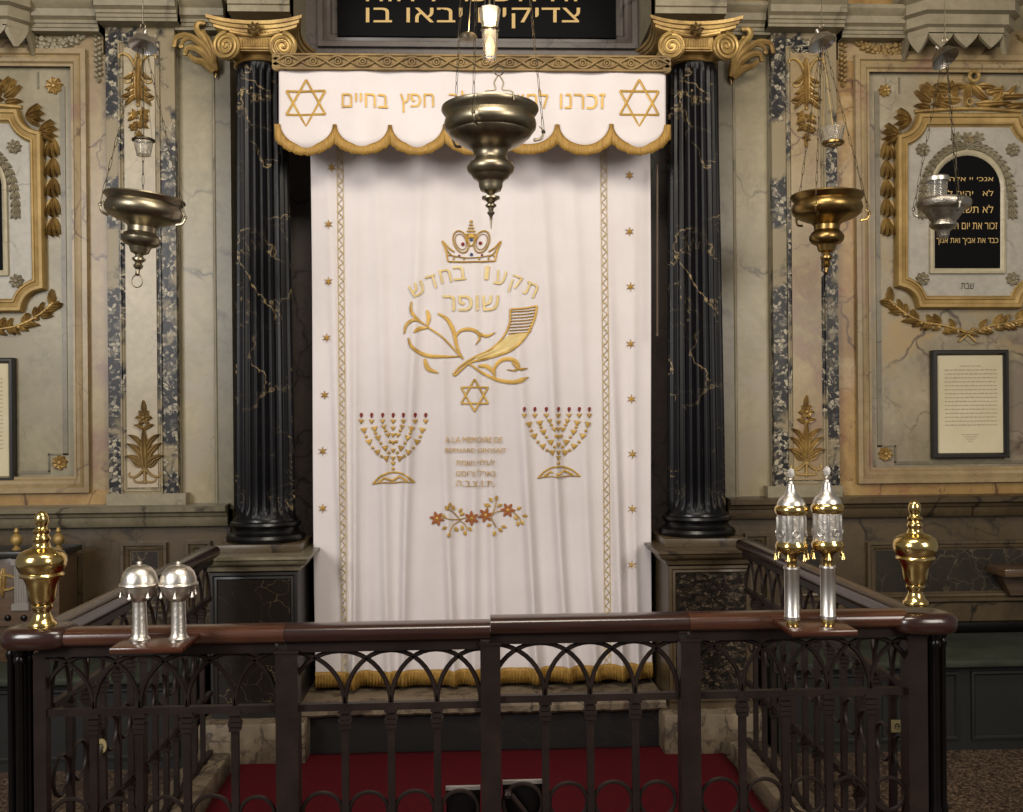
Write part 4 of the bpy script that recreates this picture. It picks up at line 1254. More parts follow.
# brass rod hanging at the curtain's right edge
v0, v1 = at(657.5, 165, 5.0), at(657.5, 334, 5.0)
mb = MB(); mb.tube([v0, v1], .005, 8); mb.lathe([(0, 0), (.007, .003), (.007, .012), (0, .016)], (v1.x, v1.y, v1.z-.012), 10)
tag(mb.build('curtain_rod', M['old_wood']), 'thin brown pull rod hanging between the curtain and the right column', 'rod')

# ================================================================ HANGING LAMPS
def chain(mb, p, q, n, r=.0016, w=.006):
    p, q = Vector(p), Vector(q); d = (q-p); L = d.length; d.normalize(); u = d.orthogonal().normalized(); v = d.cross(u)
    for i in range(n):
        c = p.lerp(q, (i+.5)/n); s = u if i % 2 else v; hl = L/n*.62
        mb.tube([c + d*hl*math.sin(2*PI*k/10) + s*w*math.cos(2*PI*k/10) for k in range(10)], r, 5, True)
M['dark_wire'] = metal('dark_wire', '#4c4538', '#3a342a', .45)
def lamp(name, px, py, D, prof, m, label, tilt=0.0, lugs=.034, bell=None, cup=None, ring=True, top=4.6, cupr=9, chaintop=None, phase=20, cuptop=True):
    """prof in photo pixels (radius, y) measured at plane y=D; px,py = centre of the rim"""
    o = at(px, py, D); s = o.y/F
    root = empty(name, o, label, 'hanging lamp')
    T = Matrix.Rotation(R(tilt), 3, 'Y')
    W = lambda x, y, z: o + T @ Vector((x, y, z))
    mb = MB(); mb.lathe([(r*s, (py-y)*s) for r, y in prof], o, 48, T); mb.build('bowl', M[m], root, 40)
    rim = prof[0]
    R0 = max(r for r, y in prof)*s
    zr = (py-rim[1])*s
    bx = at(bell[0], bell[1], D) if bell else Vector((o.x, o.y, top))
    hub = bx + Vector((0, 0, -.02)) if bell else (chaintop or bx)
    for k in range(3):
        a_ = R(phase+120*k); zz = (py-[y for r, y in prof if r*s > R0*.9][-1])*s
        e = W(R0*.98*math.cos(a_), R0*.98*math.sin(a_), zz); f_ = W((R0+lugs*.8)*math.cos(a_), (R0+lugs*.8)*math.sin(a_), zz+.004)
        lg = MB()
        lg.tube(sm([W(R0*.93*math.cos(a_), R0*.93*math.sin(a_), zz-.03), W((R0+lugs*.5)*math.cos(a_), (R0+lugs*.5)*math.sin(a_), zz-.022), f_, W((R0+lugs*.25)*math.cos(a_), (R0+lugs*.25)*math.sin(a_), zz+.022)], 5), [.0065-.0003*i for i in range(16)], 6)
        bmk = f_ + Vector((0, 0, -.002)); lg.lathe([(0, -.008), (.007, -.004), (.008, .002), (.004, .008), (0, .009)], bmk, 10)
        lg.build('lug', M[m], root)
        ch = MB(); tp = hub + Vector((.012*math.cos(a_), .012*math.sin(a_), 0))
        nl = max(6, int((tp-f_).length/.05)); chain(ch, f_, tp, nl, .0011, .0048); ch.build('chain', M['dark_wire'], root)
    if cup:
        c = at(cup[0], cup[1], D); r = cup[2]*s; h = cup[3]*s
        mb = MB(); mb.lathe([(0, -h*.5), (r*.72, -h*.5), (r*.80, -h*.2), (r, h*.5), (r*.93, h*.5), (r*.72, -h*.1), (r*.6, -h*.4), (0, -h*.42)], c, 28)
        g = mb.build('oil_glass', M['glass'], root)
        mb = MB(); zz = h*.5 if cuptop else -h*.42; rr = r*1.03 if cuptop else r*.78
        mb.tube([c + Vector((rr*math.cos(2*PI*k/28), rr*math.sin(2*PI*k/28), zz)) for k in range(28)], .006 if cuptop else .009, 6, True)
        for k in range(3):
            a_ = R(phase+60+120*k); mb.tube([c + Vector((rr*math.cos(a_), rr*math.sin(a_), zz)), hub], .0010, 4)
        mb.build('glass_holder', M['dark_wire'] if cuptop else M['bronze2'], root)
    if bell:
        b = bx; r = bell[2]*s
        MT = Matrix.Rotation(R(bell[3]), 3, 'X') @ Matrix.Rotation(R(bell[4]), 3, 'Y')
        mb = MB(); mb.lathe([(.004, .075), (.010, .070), (.010, .06), (.004, .055), (.012, .050), (r*.45, .040), (r*.72, .028), (r*.90, .008), (r, -.006), (r*.97, -.007), (r*.85, .004), (r*.4, .026), (0, .030)], b + Vector((0, 0, -.01)), 36, MT)
        mb.build('smoke_bell', M['silver_plain'] if m != 'silver_dull' else M['silver_dull'], root)
        mb = MB()
        mb.tube([b + Vector((.010*math.cos(2*PI*k/12), 0, .070+.012*math.sin(2*PI*k/12))) for k in range(12)], .002, 5, True)
        mb.tube([b + Vector((0, 0, .08)), (b.x, b.y, top)], .0022, 6); mb.build('hanging_rod', M['bronze'], root)
    if ring:
        lo = W(0, 0, (py-prof[-1][1])*s)
        mb = MB(); mb.tube([lo + Vector((.022*math.cos(2*PI*k/16), 0, -.020+.026*math.sin(2*PI*k/16))) for k in range(16)], .0022, 5, True); mb.build('ring', M['bronze'], root)
    return root, o, s
center = [(42, 115), (47.5, 108), (48.5, 108.5), (48.8, 110.5), (47, 113.5), (44.2, 116.5), (43.6, 118), (45.5, 121), (46.4, 125), (45.6, 129), (42.5, 133), (41, 134), (40.5, 136), (33, 142), (24, 147), (18.5, 150), (17, 153), (16.2, 158), (18, 161), (22.5, 164), (24, 168), (23, 172), (20, 175), (18.5, 176.5), (18, 178), (13.5, 181), (12, 183), (11.8, 187), (10, 191), (5, 193), (3, 195), (5, 196), (9, 197), (9, 199), (5, 201), (3, 203), (5.5, 205), (5.5, 206.5), (3, 208), (2.2, 211), (3.8, 212.5), (3.5, 214), (1.7, 216), (1.2, 221), (.5, 229)]
root, o, s = lamp('hanging_lamp', 490, 104, 3.6, center, 'bronze', 'large dark brass synagogue lamp hanging before the centre of the white curtain', 0, .03, None, None, False, 4.6, phase=12)
# wrought scroll of the centre lamp with the lit glass above it
mb = MB(); f0 = at(499, 100, 3.44)
for sx in (-1, 1):
    mb.tube(sm([f0 + Vector((sx*.052, 0, 0)), f0 + Vector((sx*.045, 0, .03)), f0 + Vector((sx*.012, 0, .036)), f0 + Vector((sx*.016, 0, .06)), f0 + Vector((sx*.002, 0, .085))], 5), .0028, 6)
mb.tube([f0 + Vector((.016*math.cos(2*PI*k/14), 0, .10+.016*math.sin(2*PI*k/14))) for k in range(14)], .0026, 5, True)
mb.build('chain_scroll', M['bronze'], root)
g = at(490, 40, 3.6); r8 = lambda a_: 1/max(.92, math.cos(((a_ % (PI/4)) - PI/8)))
pz = lambda y: (40-y)*s
mb = MB(); mb.lathe([(6*s, pz(60)), (6.4*s, pz(58)), (8.2*s, pz(34)), (7.6*s, pz(29)), (9.5*s, pz(20)), (11*s, pz(9)), (10.2*s, pz(9)), (8.6*s, pz(20)), (6.8*s, pz(30)), (7.2*s, pz(35)), (5.4*s, pz(57)), (0, pz(58))], g, 8)
mb.build('lamp_glass', M['glass'], root, 20)
mb = MB(); mb.lathe([(0, pz(57)), (3.0*s, pz(56)), (4.4*s, pz(50)), (4.4*s, pz(46)), (3.0*s, pz(40)), (1.6*s, pz(37)), (0, pz(36))], g, 16)
mb.build('light_bulb', M['bulb'], root)
mb = MB(); mb.tube([g + Vector((8.3*s*math.cos(2*PI*k/24), 8.3*s*math.sin(2*PI*k/24), pz(29.5))) for k in range(24)], .004, 6, True)
mb.lathe([(0, pz(36)), (1.9*s, pz(36)), (2.1*s, pz(32)), (1.3*s, pz(28)), (1.2*s, pz(-10)), (0, pz(-10))], g, 12)
for k in range(3):
    a_ = R(30+120*k); mb.tube([g + Vector((8.3*s*math.cos(a_), 8.3*s*math.sin(a_), pz(29.5))), g + Vector((2*s*math.cos(a_), 2*s*math.sin(a_), pz(-30))), (g.x+2*s*math.cos(a_), g.y+2*s*math.sin(a_), 4.6)], .0014, 5)
mb.build('glass_holder', M['bronze'], root)
# ornament hanging beside the flame on the chain
mb = MB(); h_ = at(468, 37, 3.6); mb.lathe([(0, -.014), (.030, -.010), (.034, 0), (.026, .010), (.010, .014), (0, .018)], h_, 18); mb.tube([h_, (h_.x+.02, h_.y, h_.z+.25), (g.x-.02, g.y, 4.5)], .0018, 5)
mb.build('counterweight', M['bronze'], root)
pl = bpy.data.lights.new('lamp_flame_light', 'POINT'); pl.energy = 3.5; pl.color = (1, .72, .4); pl.shadow_soft_size = .015
po = bpy.data.objects.new('lamp_flame_light', pl); COL.objects.link(po); po.location = g + Vector((0, 0, .06)) + Vector((0, -.05, 0))

side = [(30, 201), (34, 196), (36, 195.5), (36.5, 197), (33.5, 200.5), (32.2, 202), (34, 205), (35, 209), (33.5, 214), (30, 217), (24, 220), (16, 223), (12.8, 226), (12.5, 231), (15, 233.5), (17.3, 237), (17, 241), (14.5, 244), (10, 246), (9, 249), (8, 252), (4, 254), (3.5, 256), (6, 257.5), (6, 259.5), (3.5, 261.5), (3, 263), (4.5, 265), (4, 267), (2, 269), (1.8, 273), (2.4, 274), (0, 276)]
lamp('hanging_lamp', 827, 193, 4.5, side, 'bronze2', 'tarnished yellow brass lamp hanging before the right pilaster, under a silver smoke bell', 1, .035, (822, 41, 14.5, -14, -14), (833, 136, 12, 17), False, phase=-4, cuptop=False)
side2 = [(r*1.06, 199+(y-197)*.97) for r, y in side]
lamp('hanging_lamp', 145, 197, 4.2, side2, 'bronze', 'tilted dark brass lamp with a bottom ring, hanging before the left pilaster', 6, .032, (143, 43, 14.0, -14, 4), (143.5, 148, 9.5, 15), True, phase=-12)
silv = [(17, 203), (22, 200.5), (25, 200), (26.3, 202), (26.3, 205), (24.5, 208.5), (21, 209.5), (19.5, 211.5), (17, 215), (13.5, 220), (11.5, 222), (13.2, 224), (13.4, 226.5), (11, 229), (8, 230.5), (6.5, 232), (6, 236), (4.5, 239), (0, 239)]
root, o, s = lamp('hanging_lamp', 944, 199, 4.3, silv, 'silver_dull', 'small embossed silver lamp holding an oil glass, in front of the right tablet', 2, .012, (945, 56, 14.5, -26, -20), None, False, phase=35)
c = at(937, 187, 4.3)
mb = MB(); mb.lathe([(0, -.055), (.040, -.055), (.043, .0), (.046, .03), (.042, .03), (.038, -.045), (0, -.048)], c, 28); mb.build('oil_glass', M['glass'], root)
mb = MB(); mb.lathe([(.047, .022), (.050, .024), (.051, .040), (.047, .046), (.043, .044), (.043, .024), (.047, .022)], c, 30); mb.build('glass_rim', M['silver'], root); mb = MB()
mb.lathe([(.0, -.07), (.044, -.07), (.047, -.06), (.047, -.052), (.0, -.052)], c, 28); mb.build('glass_foot', M['silver'], root)

# ================================================================ RAILINGS
def arc(p, d, s0, s1, z0, z1, half=0):
    """elliptic arch in the rail's plane from s0 to s1; half=-1 or 1 keeps one side"""
    n = 22; c = (s0+s1)/2; a = (s1-s0)/2; pts = []
    r = range(0, n+1) if not half else (range(n//2, n+1) if half > 0 else range(0, n//2+1))
    for k in r:
        t = PI - PI*k/n
        pts.append(p + d*(c + a*math.cos(t)) + Vector((0, 0, z0 + (z1-z0)*math.sin(t)**.9 if math.sin(t) > 1e-6 else z0)))
    return pts
def sq(mb, p, w, z0, z1, d):
    e = Vector((-d.y, d.x, 0)); vs = []
    for z in (z0, z1):
        for a_, b_ in ((-1, -1), (1, -1), (1, 1), (-1, 1)):
            q_ = p + d*(a_*w/2) + e*(b_*w/2); vs.append((q_.x, q_.y, z))
    mb.add(vs, [(0, 3, 2, 1), (4, 5, 6, 7), (0, 1, 5, 4), (1, 2, 6, 5), (2, 3, 7, 6), (3, 0, 4, 7)])
def hand(root, p, q, m, zc, w=.092, h=.052, name='handrail'):
    """rounded wooden handrail from p to q"""
    p, q = Vector(p), Vector(q); d = (q-p).normalized(); e = Vector((-d.y, d.x, 0)); mb = MB(); sec = []
    for k in range(20):
        a_ = 2*PI*k/20; c, s_ = math.cos(a_), math.sin(a_)
        sec.append((w/2*math.copysign(abs(c)**.65, c), h/2*math.copysign(abs(s_)**.8, s_)))
    L = (q-p).length; vs = []; fs = []; n = 6
    for i in range(n+1):
        for (a_, b_) in sec:
            v = p + d*(L*i/n) + e*a_; vs.append((v.x, v.y, zc+b_))
    for i in range(n):
        for k in range(20): fs.append((i*20+k, i*20+(k+1) % 20, (i+1)*20+(k+1) % 20, (i+1)*20+k))
    fs += [tuple(range(20)), tuple(n*20+k for k in range(20))]
    mb.add(vs, fs); return mb.build(name, m, root, 50)
def railing(root, p, d, S, zc, zr, post0=False, post1=False, pw=.052, iron='iron', foot=.05):
    """S = positions of posts and bars along d; the first and last are the ends"""
    p = Vector((p[0], p[1], 0)); I = M[iron]; zt = zc-.040; zx = .805+(zc-1.02); n = len(S)
    mb = MB(); a_, b_ = p+d*S[0], p+d*S[-1]
    e = Vector((-d.y, d.x, 0))*.02
    mb.add([a_-e+Vector((0, 0, z)) for z in (zt-.012,)]+[b_-e+Vector((0, 0, zt-.012)), b_+e+Vector((0, 0, zt-.012)), a_+e+Vector((0, 0, zt-.012)), a_-e+Vector((0, 0, zt+.016)), b_-e+Vector((0, 0, zt+.016)), b_+e+Vector((0, 0, zt+.016)), a_+e+Vector((0, 0, zt+.016))],
           [(0, 3, 2, 1), (4, 5, 6, 7), (0, 1, 5, 4), (1, 2, 6, 5), (2, 3, 7, 6), (3, 0, 4, 7)])
    mb.build('top_bar', I, root)
    for z, nm in ((zx+.004, 'cross_bar'), (.37, 'cross_bar'), (.10, 'cross_bar')):
        mb = MB(); h = .010
        mb.add([v for zz in (z-h, z+h) for v in (a_-e*.55+Vector((0, 0, zz)), b_-e*.55+Vector((0, 0, zz)), b_+e*.55+Vector((0, 0, zz)), a_+e*.55+Vector((0, 0, zz)))], [(0, 3, 2, 1), (4, 5, 6, 7), (0, 1, 5, 4), (1, 2, 6, 5), (2, 3, 7, 6), (3, 0, 4, 7)])
        mb.build(nm, I, root)
    for i, s_ in enumerate(S):
        end = (i == 0 and post0) or (i == n-1 and post1)
        c = p+d*s_
        if end:
            mb = MB(); sq(mb, c, pw, foot, zt-.012, d); sq(mb, c, pw*1.12, zt-.012, zt-.004, d); mb.build('post', I, root)
        elif 0 < i < n-1:
            mb = MB(); sq(mb, c, .020, foot, zx, d)
            for zz, w in ((zx-.004, .036), (zx-.022, .030), (zx-.036, .034), (zx-.050, .030), (.375, .036), (.352, .030), (.336, .034), (.10, .034)): sq(mb, c, w, zz-.008, zz+.004, d)
            mb.build('baluster', I, root)
        # interlaced arches
        l = S[i-1] if i > 0 else None; r = S[i+1] if i < n-1 else None
        if l is not None and r is not None:
            mb = MB(); mb.tube(arc(p, d, l, r, zx, zt-.014), .0068, 6); mb.build('arch', I, root)
        elif r is not None:
            mb = MB(); mb.tube(arc(p, d, 2*s_-r, r, zx, zt-.014, 1), .0068, 6); mb.build('arch', I, root)
        elif l is not None:
            mb = MB(); mb.tube(arc(p, d, l, 2*s_-l, zx, zt-.014, -1), .0068, 6); mb.build('arch', I, root)
        if r is not None:
            c2 = p+d*((s_+r)/2); w = (r-s_)/2-.010
            if i == 0 and post0: c2 = c2+d*(pw/4-.002); w -= pw/4-.006
            if i == n-2 and post1: c2 = c2-d*(pw/4-.002); w -= pw/4-.006
            w = min(w, .056)
            mb = MB(); mb.tube([c2 + d*(w*math.cos(2*PI*k/26)) + Vector((0, 0, zr+w*math.sin(2*PI*k/26))) for k in range(26)], .0062, 6, True)
            mb.build('iron_ring', I, root)
DX = Vector((1, 0, 0)); DY = Vector((0, 1, 0))
ZL, ZR = at(330, 632, RAIL_Y).z, at(680, 621.5, RAIL_Y).z
fx = lambda px: X(px, RAIL_Y, 700)
def front(S, root, zc, wood_segs, **k):
    S = [fx(s_) for s_ in S]; railing(root, (0, RAIL_Y, 0), DX, S, zc, zc-.51, **k)
    for (a_, b_, m) in wood_segs: hand(root, (fx(a_), RAIL_Y, 0), (fx(b_), RAIL_Y, 0), M[m], zc)
zdl, zdr = ZL, ZR
r1 = empty('iron_railing', (fx(165), RAIL_Y, 0), 'fixed front railing panel at left, under the two domed silver finials', 'railing')
front([42, 94, 140, 187, 235, 277], r1, zdl, [(62, 287, 'mahogany_red')], post0=True, pw=.034)
r2 = empty('gate', (fx(388), RAIL_Y, 0), 'left leaf of the brown iron gate, in front of the left half of the curtain', 'gate')
front([288.5, 345, 391, 437, 481], r2, zdl, [(287.5, 490.5, 'mahogany')], post0=True, post1=False, pw=.062)
r3 = empty('gate', (fx(590), RAIL_Y, 0), 'right leaf of the brown iron gate, with the thick centre post', 'gate')
front([490.5, 545, 590, 635, 678], r3, zdr, [(491, 687, 'mahogany')], post0=True, pw=.056)
r4 = empty('iron_railing', (fx(800), RAIL_Y, 0), 'fixed front railing panel at right, under the two tower-shaped silver and gold finials', 'railing')
front([689, 742, 785, 828, 870, 914], r4, zdr, [(687.5, 902, 'mahogany_red')], post0=True, post1=True, pw=.056)
for side_, xx, z_, cap_px in (('left', XL, zdl+.004, 42), ('right', XR, zdr-.010, 915)):
    root = empty('iron_railing', (xx, 3.7, 0), 'long %s side railing running back from the corner to the column pedestal' % side_, 'railing')
    n = 13; S = [RAIL_Y+.045+(4.64-RAIL_Y-.045)*i/n for i in range(n+1)]
    railing(root, (xx, 0, 0), DY, S, z_, .585, foot=.09)
    hand(root, (xx, RAIL_Y+.07, 0), (xx, 4.665, 0), M['side_wood'], z_, .088, .056)
    # corner
    cpx = 'left' if side_ == 'left' else 'right'
    root = empty('corner_post', (xx, RAIL_Y, 0), 'rounded mahogany handrail corner on slim black columns at the %s front corner' % side_, 'post')
    sg = -1 if side_ == 'left' else 1
    mb = MB(); cx_, cy_ = xx + sg*.012, RAIL_Y+.012
    vs = []; fs = []; lay = [(-.030, .82), (-.027, .93), (-.015, 1.0), (.006, 1.0), (.018, .95), (.026, .84), (.028, .6)]
    for (dz, k_) in lay:
        for i in range(36):
            a_ = 2*PI*i/36; c_, s_ = math.cos(a_), math.sin(a_)
            rx, ry = .098, .082
            ex = math.copysign(abs(c_)**.72, c_)*rx*k_; ey = math.copysign(abs(s_)**.72, s_)*ry*k_
            # inner corner is cut back
            vs.append((cx_+ex, cy_+ey, z_+dz))
    for i in range(len(lay)-1):
        for k in range(36): fs.append((i*36+k, i*36+(k+1) % 36, (i+1)*36+(k+1) % 36, (i+1)*36+k))
    fs += [tuple(range(36)), tuple((len(lay)-1)*36+k for k in range(36))]
    mb.add(vs, fs); mb.build('handrail_corner', M['mahogany'], root, 60)
    cols = (12, 20, 29) if side_ == 'left' else (928.5, 935.5, 942)
    for i, c_ in enumerate(cols):
        yy = RAIL_Y + (.05, -.03, .0)[i]; cxx = X(c_, yy, 700)
        mb = MB(); mb.lathe([(.0, 0), (.022, 0), (.022, .02), (.0125, .035), (.0115, .04), (.0115, .44), (.0145, .452), (.0155, .464), (.0145, .476), (.0115, .488), (.0115, z_-.075), (.015, z_-.068), (.016, z_-.058), (.012, z_-.05), (.017, z_-.04), (.017, z_-.026), (.0, z_-.026)], (cxx, yy, 0), 14)
        mb.build('slim_column', M['black_iron'], root)

# lock cases on the two gate leaves
def lock(x0, x1, ytop, label, lever):
    a_, b_ = at(x0, ytop, 2.86), at(x1, ytop, 2.86)
    root = empty('lock_case', ((a_.x+b_.x)/2, 2.86, a_.z-.14), label, 'lock')
    mb = MB(); mb.box(a_.x, b_.x, 2.864, 2.90, a_.z-.15, a_.z-.006, .003); mb.build('case', M['black_iron'], root)
    mb = MB(); mb.box(a_.x-.001, b_.x+.001, 2.862, 2.872, a_.z-.008, a_.z+.002); mb.build('top_edge', M['grey_edge'], root)  # thin pale grey strip along the top front of the case
    if lever:
        c = at(508, 794, 2.84); mb = MB(); mb.tube([c, c+Vector((.012, 0, -.006)), c+Vector((.05, .005, -.055)), c+Vector((.085, .005, -.11))], [.010, .008, .006, .006], 8)
        mb.lathe([(0, -.014), (.010, -.010), (.014, 0), (.010, .010), (0, .014)], c, 14); mb.build('lever', M['iron'], root)
lock(446, 480, 788, 'black lock case low on the left gate leaf, beside the centre post', False)
lock(503, 542, 782, 'black lock case with lever low on the right gate leaf', True)
for (c_, yy, xx, lab, w, h) in ((724, 3.02, XR, 'small square beige tag on the right side railing', .017, .019), (744, 3.30, XL, 'small oval brassy tag hanging on the left side railing', .017, .024)):
    v = Vector((xx, yy-.02, at(899 if xx > 0 else 110, c_, yy).z)); mb = MB()
    if xx > 0:
        mb.box(v.x-w, v.x+w, v.y-.003, v.y+.003, v.z-h, v.z+h, .002)
    else: mb.prism([(v.x+w*math.cos(2*PI*k/16), v.z+h*math.sin(2*PI*k/16)) for k in range(16)], v.y-.003, v.y+.003)
    o = mb.build('tag', M['tag']); tag(o, lab, 'tag')
    mb = MB(); TP = lambda x_, y_, h_=0: Vector((v.x+x_*.001, v.y-.0035-h_, v.z-y_*.001))
    for a_ in (0, 1): rib(mb, TP, [(-8, 6-6*a_), (0, -9+9*a_), (8, 6-3*a_)], 2.2, .001)
    rib(mb, TP, [(7*math.cos(R(k)), 9*math.sin(R(k))) for k in range(0, 361, 30)], 1.6, .001)
    mk = mb.build('marking', M['ink'], None); mk.parent = o; mk.location = mk.location - o.location

# ================================================================ BRASS CORNER FINIALS
def finial(px, ybot, H, label):
    b = at(px, ybot, RAIL_Y+.01); zb_ = b.z
    root = empty('brass_finial', (b.x, RAIL_Y+.01, zb_), label, 'finial')
    sc = H/116.0*2.86/1000*1.0
    pr = [(0, 0), (13.2, 0), (14, 2), (13.6, 4.5), (11.5, 6.5), (10, 9), (8, 13), (7.6, 16), (9.4, 18.5), (10.2, 20.5), (9.8, 22.5), (8, 23.5)]
    mb = MB(); mb.lathe([(r*sc, z*sc) for r, z in pr]+[(0, 24*sc)], (b.x, RAIL_Y+.01, zb_), 40); mb.build('foot', M['brass'], root, 45)
    pr = [(0, 23.5), (9.5, 23.5), (11.5, 25.5), (12.6, 30), (13.6, 36), (14.6, 42), (16.4, 47.5), (18.5, 50.5), (0, 50.5)]
    mb = MB(); mb.lathe([(r*sc, z*sc) for r, z in pr], (b.x, RAIL_Y+.01, zb_), 40); mb.build('vase', M['brass'], root, 45)
    pr = [(0, 50.5), (20.6, 50.5), (21.2, 52), (20.4, 53.5), (19.6, 54.5), (21.5, 57), (23.4, 61.5), (24, 66), (23.2, 70.5), (20.5, 74.5), (16, 77), (11.5, 78.5), (8.8, 80.5), (8, 83), (0, 83)]
    mb = MB(); mb.lathe([(r*sc, z*sc) for r, z in pr], (b.x, RAIL_Y+.01, zb_), 48); mb.build('bulb', M['brass'], root, 45)
    pr = [(0, 82.5), (7.6, 82.5), (7.2, 84), (7.4, 85.5), (8.8, 87.5), (8.6, 89.5), (7.0, 91), (6.6, 93), (8.2, 95), (8.0, 97), (5.6, 98.5), (5.0, 100.5), (6.2, 103), (6.9, 106), (6.6, 110), (5.0, 113.5), (2.4, 115.5), (0, 116)]
    mb = MB(); mb.lathe([(r*sc, z*sc) for r, z in pr], (b.x, RAIL_Y+.01, zb_), 36); mb.build('spire', M['brass'], root, 45)
finial(42.5, 627, 114, 'polished brass vase finial on the left corner of the handrail')
finial(915.5, 605, 107, 'polished brass vase finial on the right corner of the handrail')

# ================================================================ TORAH FINIALS ON WOODEN PLATES
def plate(x0, x1, ytop, yfront, label, zc):
    zt_ = zc-.004; a_, b_ = at(x0, ytop, 2.75), at(x1, ytop, 2.75)
    mb = MB(); mb.box(a_.x, b_.x, 2.632, 2.8055, zt_+.001, zt_+.017, .004)
    o = mb.build('wooden_plate', M['plate_wood']); tag(o, label, 'plate'); return zt_+.017
zpl = plate(124, 195, 635, 640, 'reddish wooden plate on the left handrail carrying two domed silver finials', zdl)
zpr = plate(778, 842, 620, 627, 'reddish wooden plate on the right handrail carrying two tall finials', zdr)
def bell_part(root, c, ang, r, z, m, k=1.0):
    e = Vector((math.cos(ang), math.sin(ang), 0)); q_ = c + e*r + Vector((0, 0, z)); mb = MB()
    mb.tube([c + e*(r*.8) + Vector((0, 0, z+.004*k)), q_ + Vector((0, 0, .003)), q_ + Vector((0, 0, -.010*k))], .0009, 4)
    mb.lathe([(0, -.008*k), (.0025*k, -.010*k), (.0035*k, -.016*k), (.0062*k, -.023*k), (.0068*k, -.026*k), (.0058*k, -.026*k), (0, -.024*k)], q_, 12)
    mb.lathe([(0, -.032*k), (.002*k, -.030*k), (.002*k, -.026*k), (0, -.024*k)], q_, 8); mb.build('bell', M[m], root)
def dome_finial(px, label, off=0):
    Yd = 2.72; c = Vector((X(px, Yd, 610), Yd, zpl)); s_ = Yd/F
    root = empty('torah_finial', c, label, 'torah finial')
    tz = at(px, 562, Yd).z - zpl; k = tz/(638-562)   # metres per pixel of height
    h = lambda y: (638-y)*k
    mb = MB(); mb.lathe([(0, 0), (10*s_, 0), (10*s_, h(636)), (8.2*s_, h(634)), (7.4*s_, h(631)), (6.6*s_, h(600)), (8*s_, h(599)), (0, h(599))], c, 28); mb.build('stem', M['silver'], root)
    mb = MB(); mb.lathe([(0, h(600)), (7*s_, h(600)), (9*s_, h(598.5)), (14*s_, h(594)), (16.8*s_, h(587)), (17.2*s_, h(584)), (0, h(584))], c, 36); mb.build('lower_bowl', M['silver'], root)
    mb = MB(); mb.lathe([(0, h(585)), (18.6*s_, h(585)), (19.2*s_, h(583.5)), (18.6*s_, h(582)), (17.4*s_, h(581.5)), (17*s_, h(577)), (15*s_, h(571.5)), (11.5*s_, h(567.5)), (7*s_, h(565.3)), (3*s_, h(564.8)), (2.2*s_, h(564)), (3*s_, h(563)), (2*s_, h(561.5)), (0, h(561))], c, 40); mb.build('dome', M['silver'], root)
    for i in range(6): bell_part(root, c, R(60*i+15+off), 17*s_, h(587), 'silver', .85)
dome_finial(139.5, 'domed silver Torah finial with bells, the left of the pair on the left plate')
dome_finial(178.5, 'domed silver Torah finial with bells, the right of the pair on the left plate', 20)
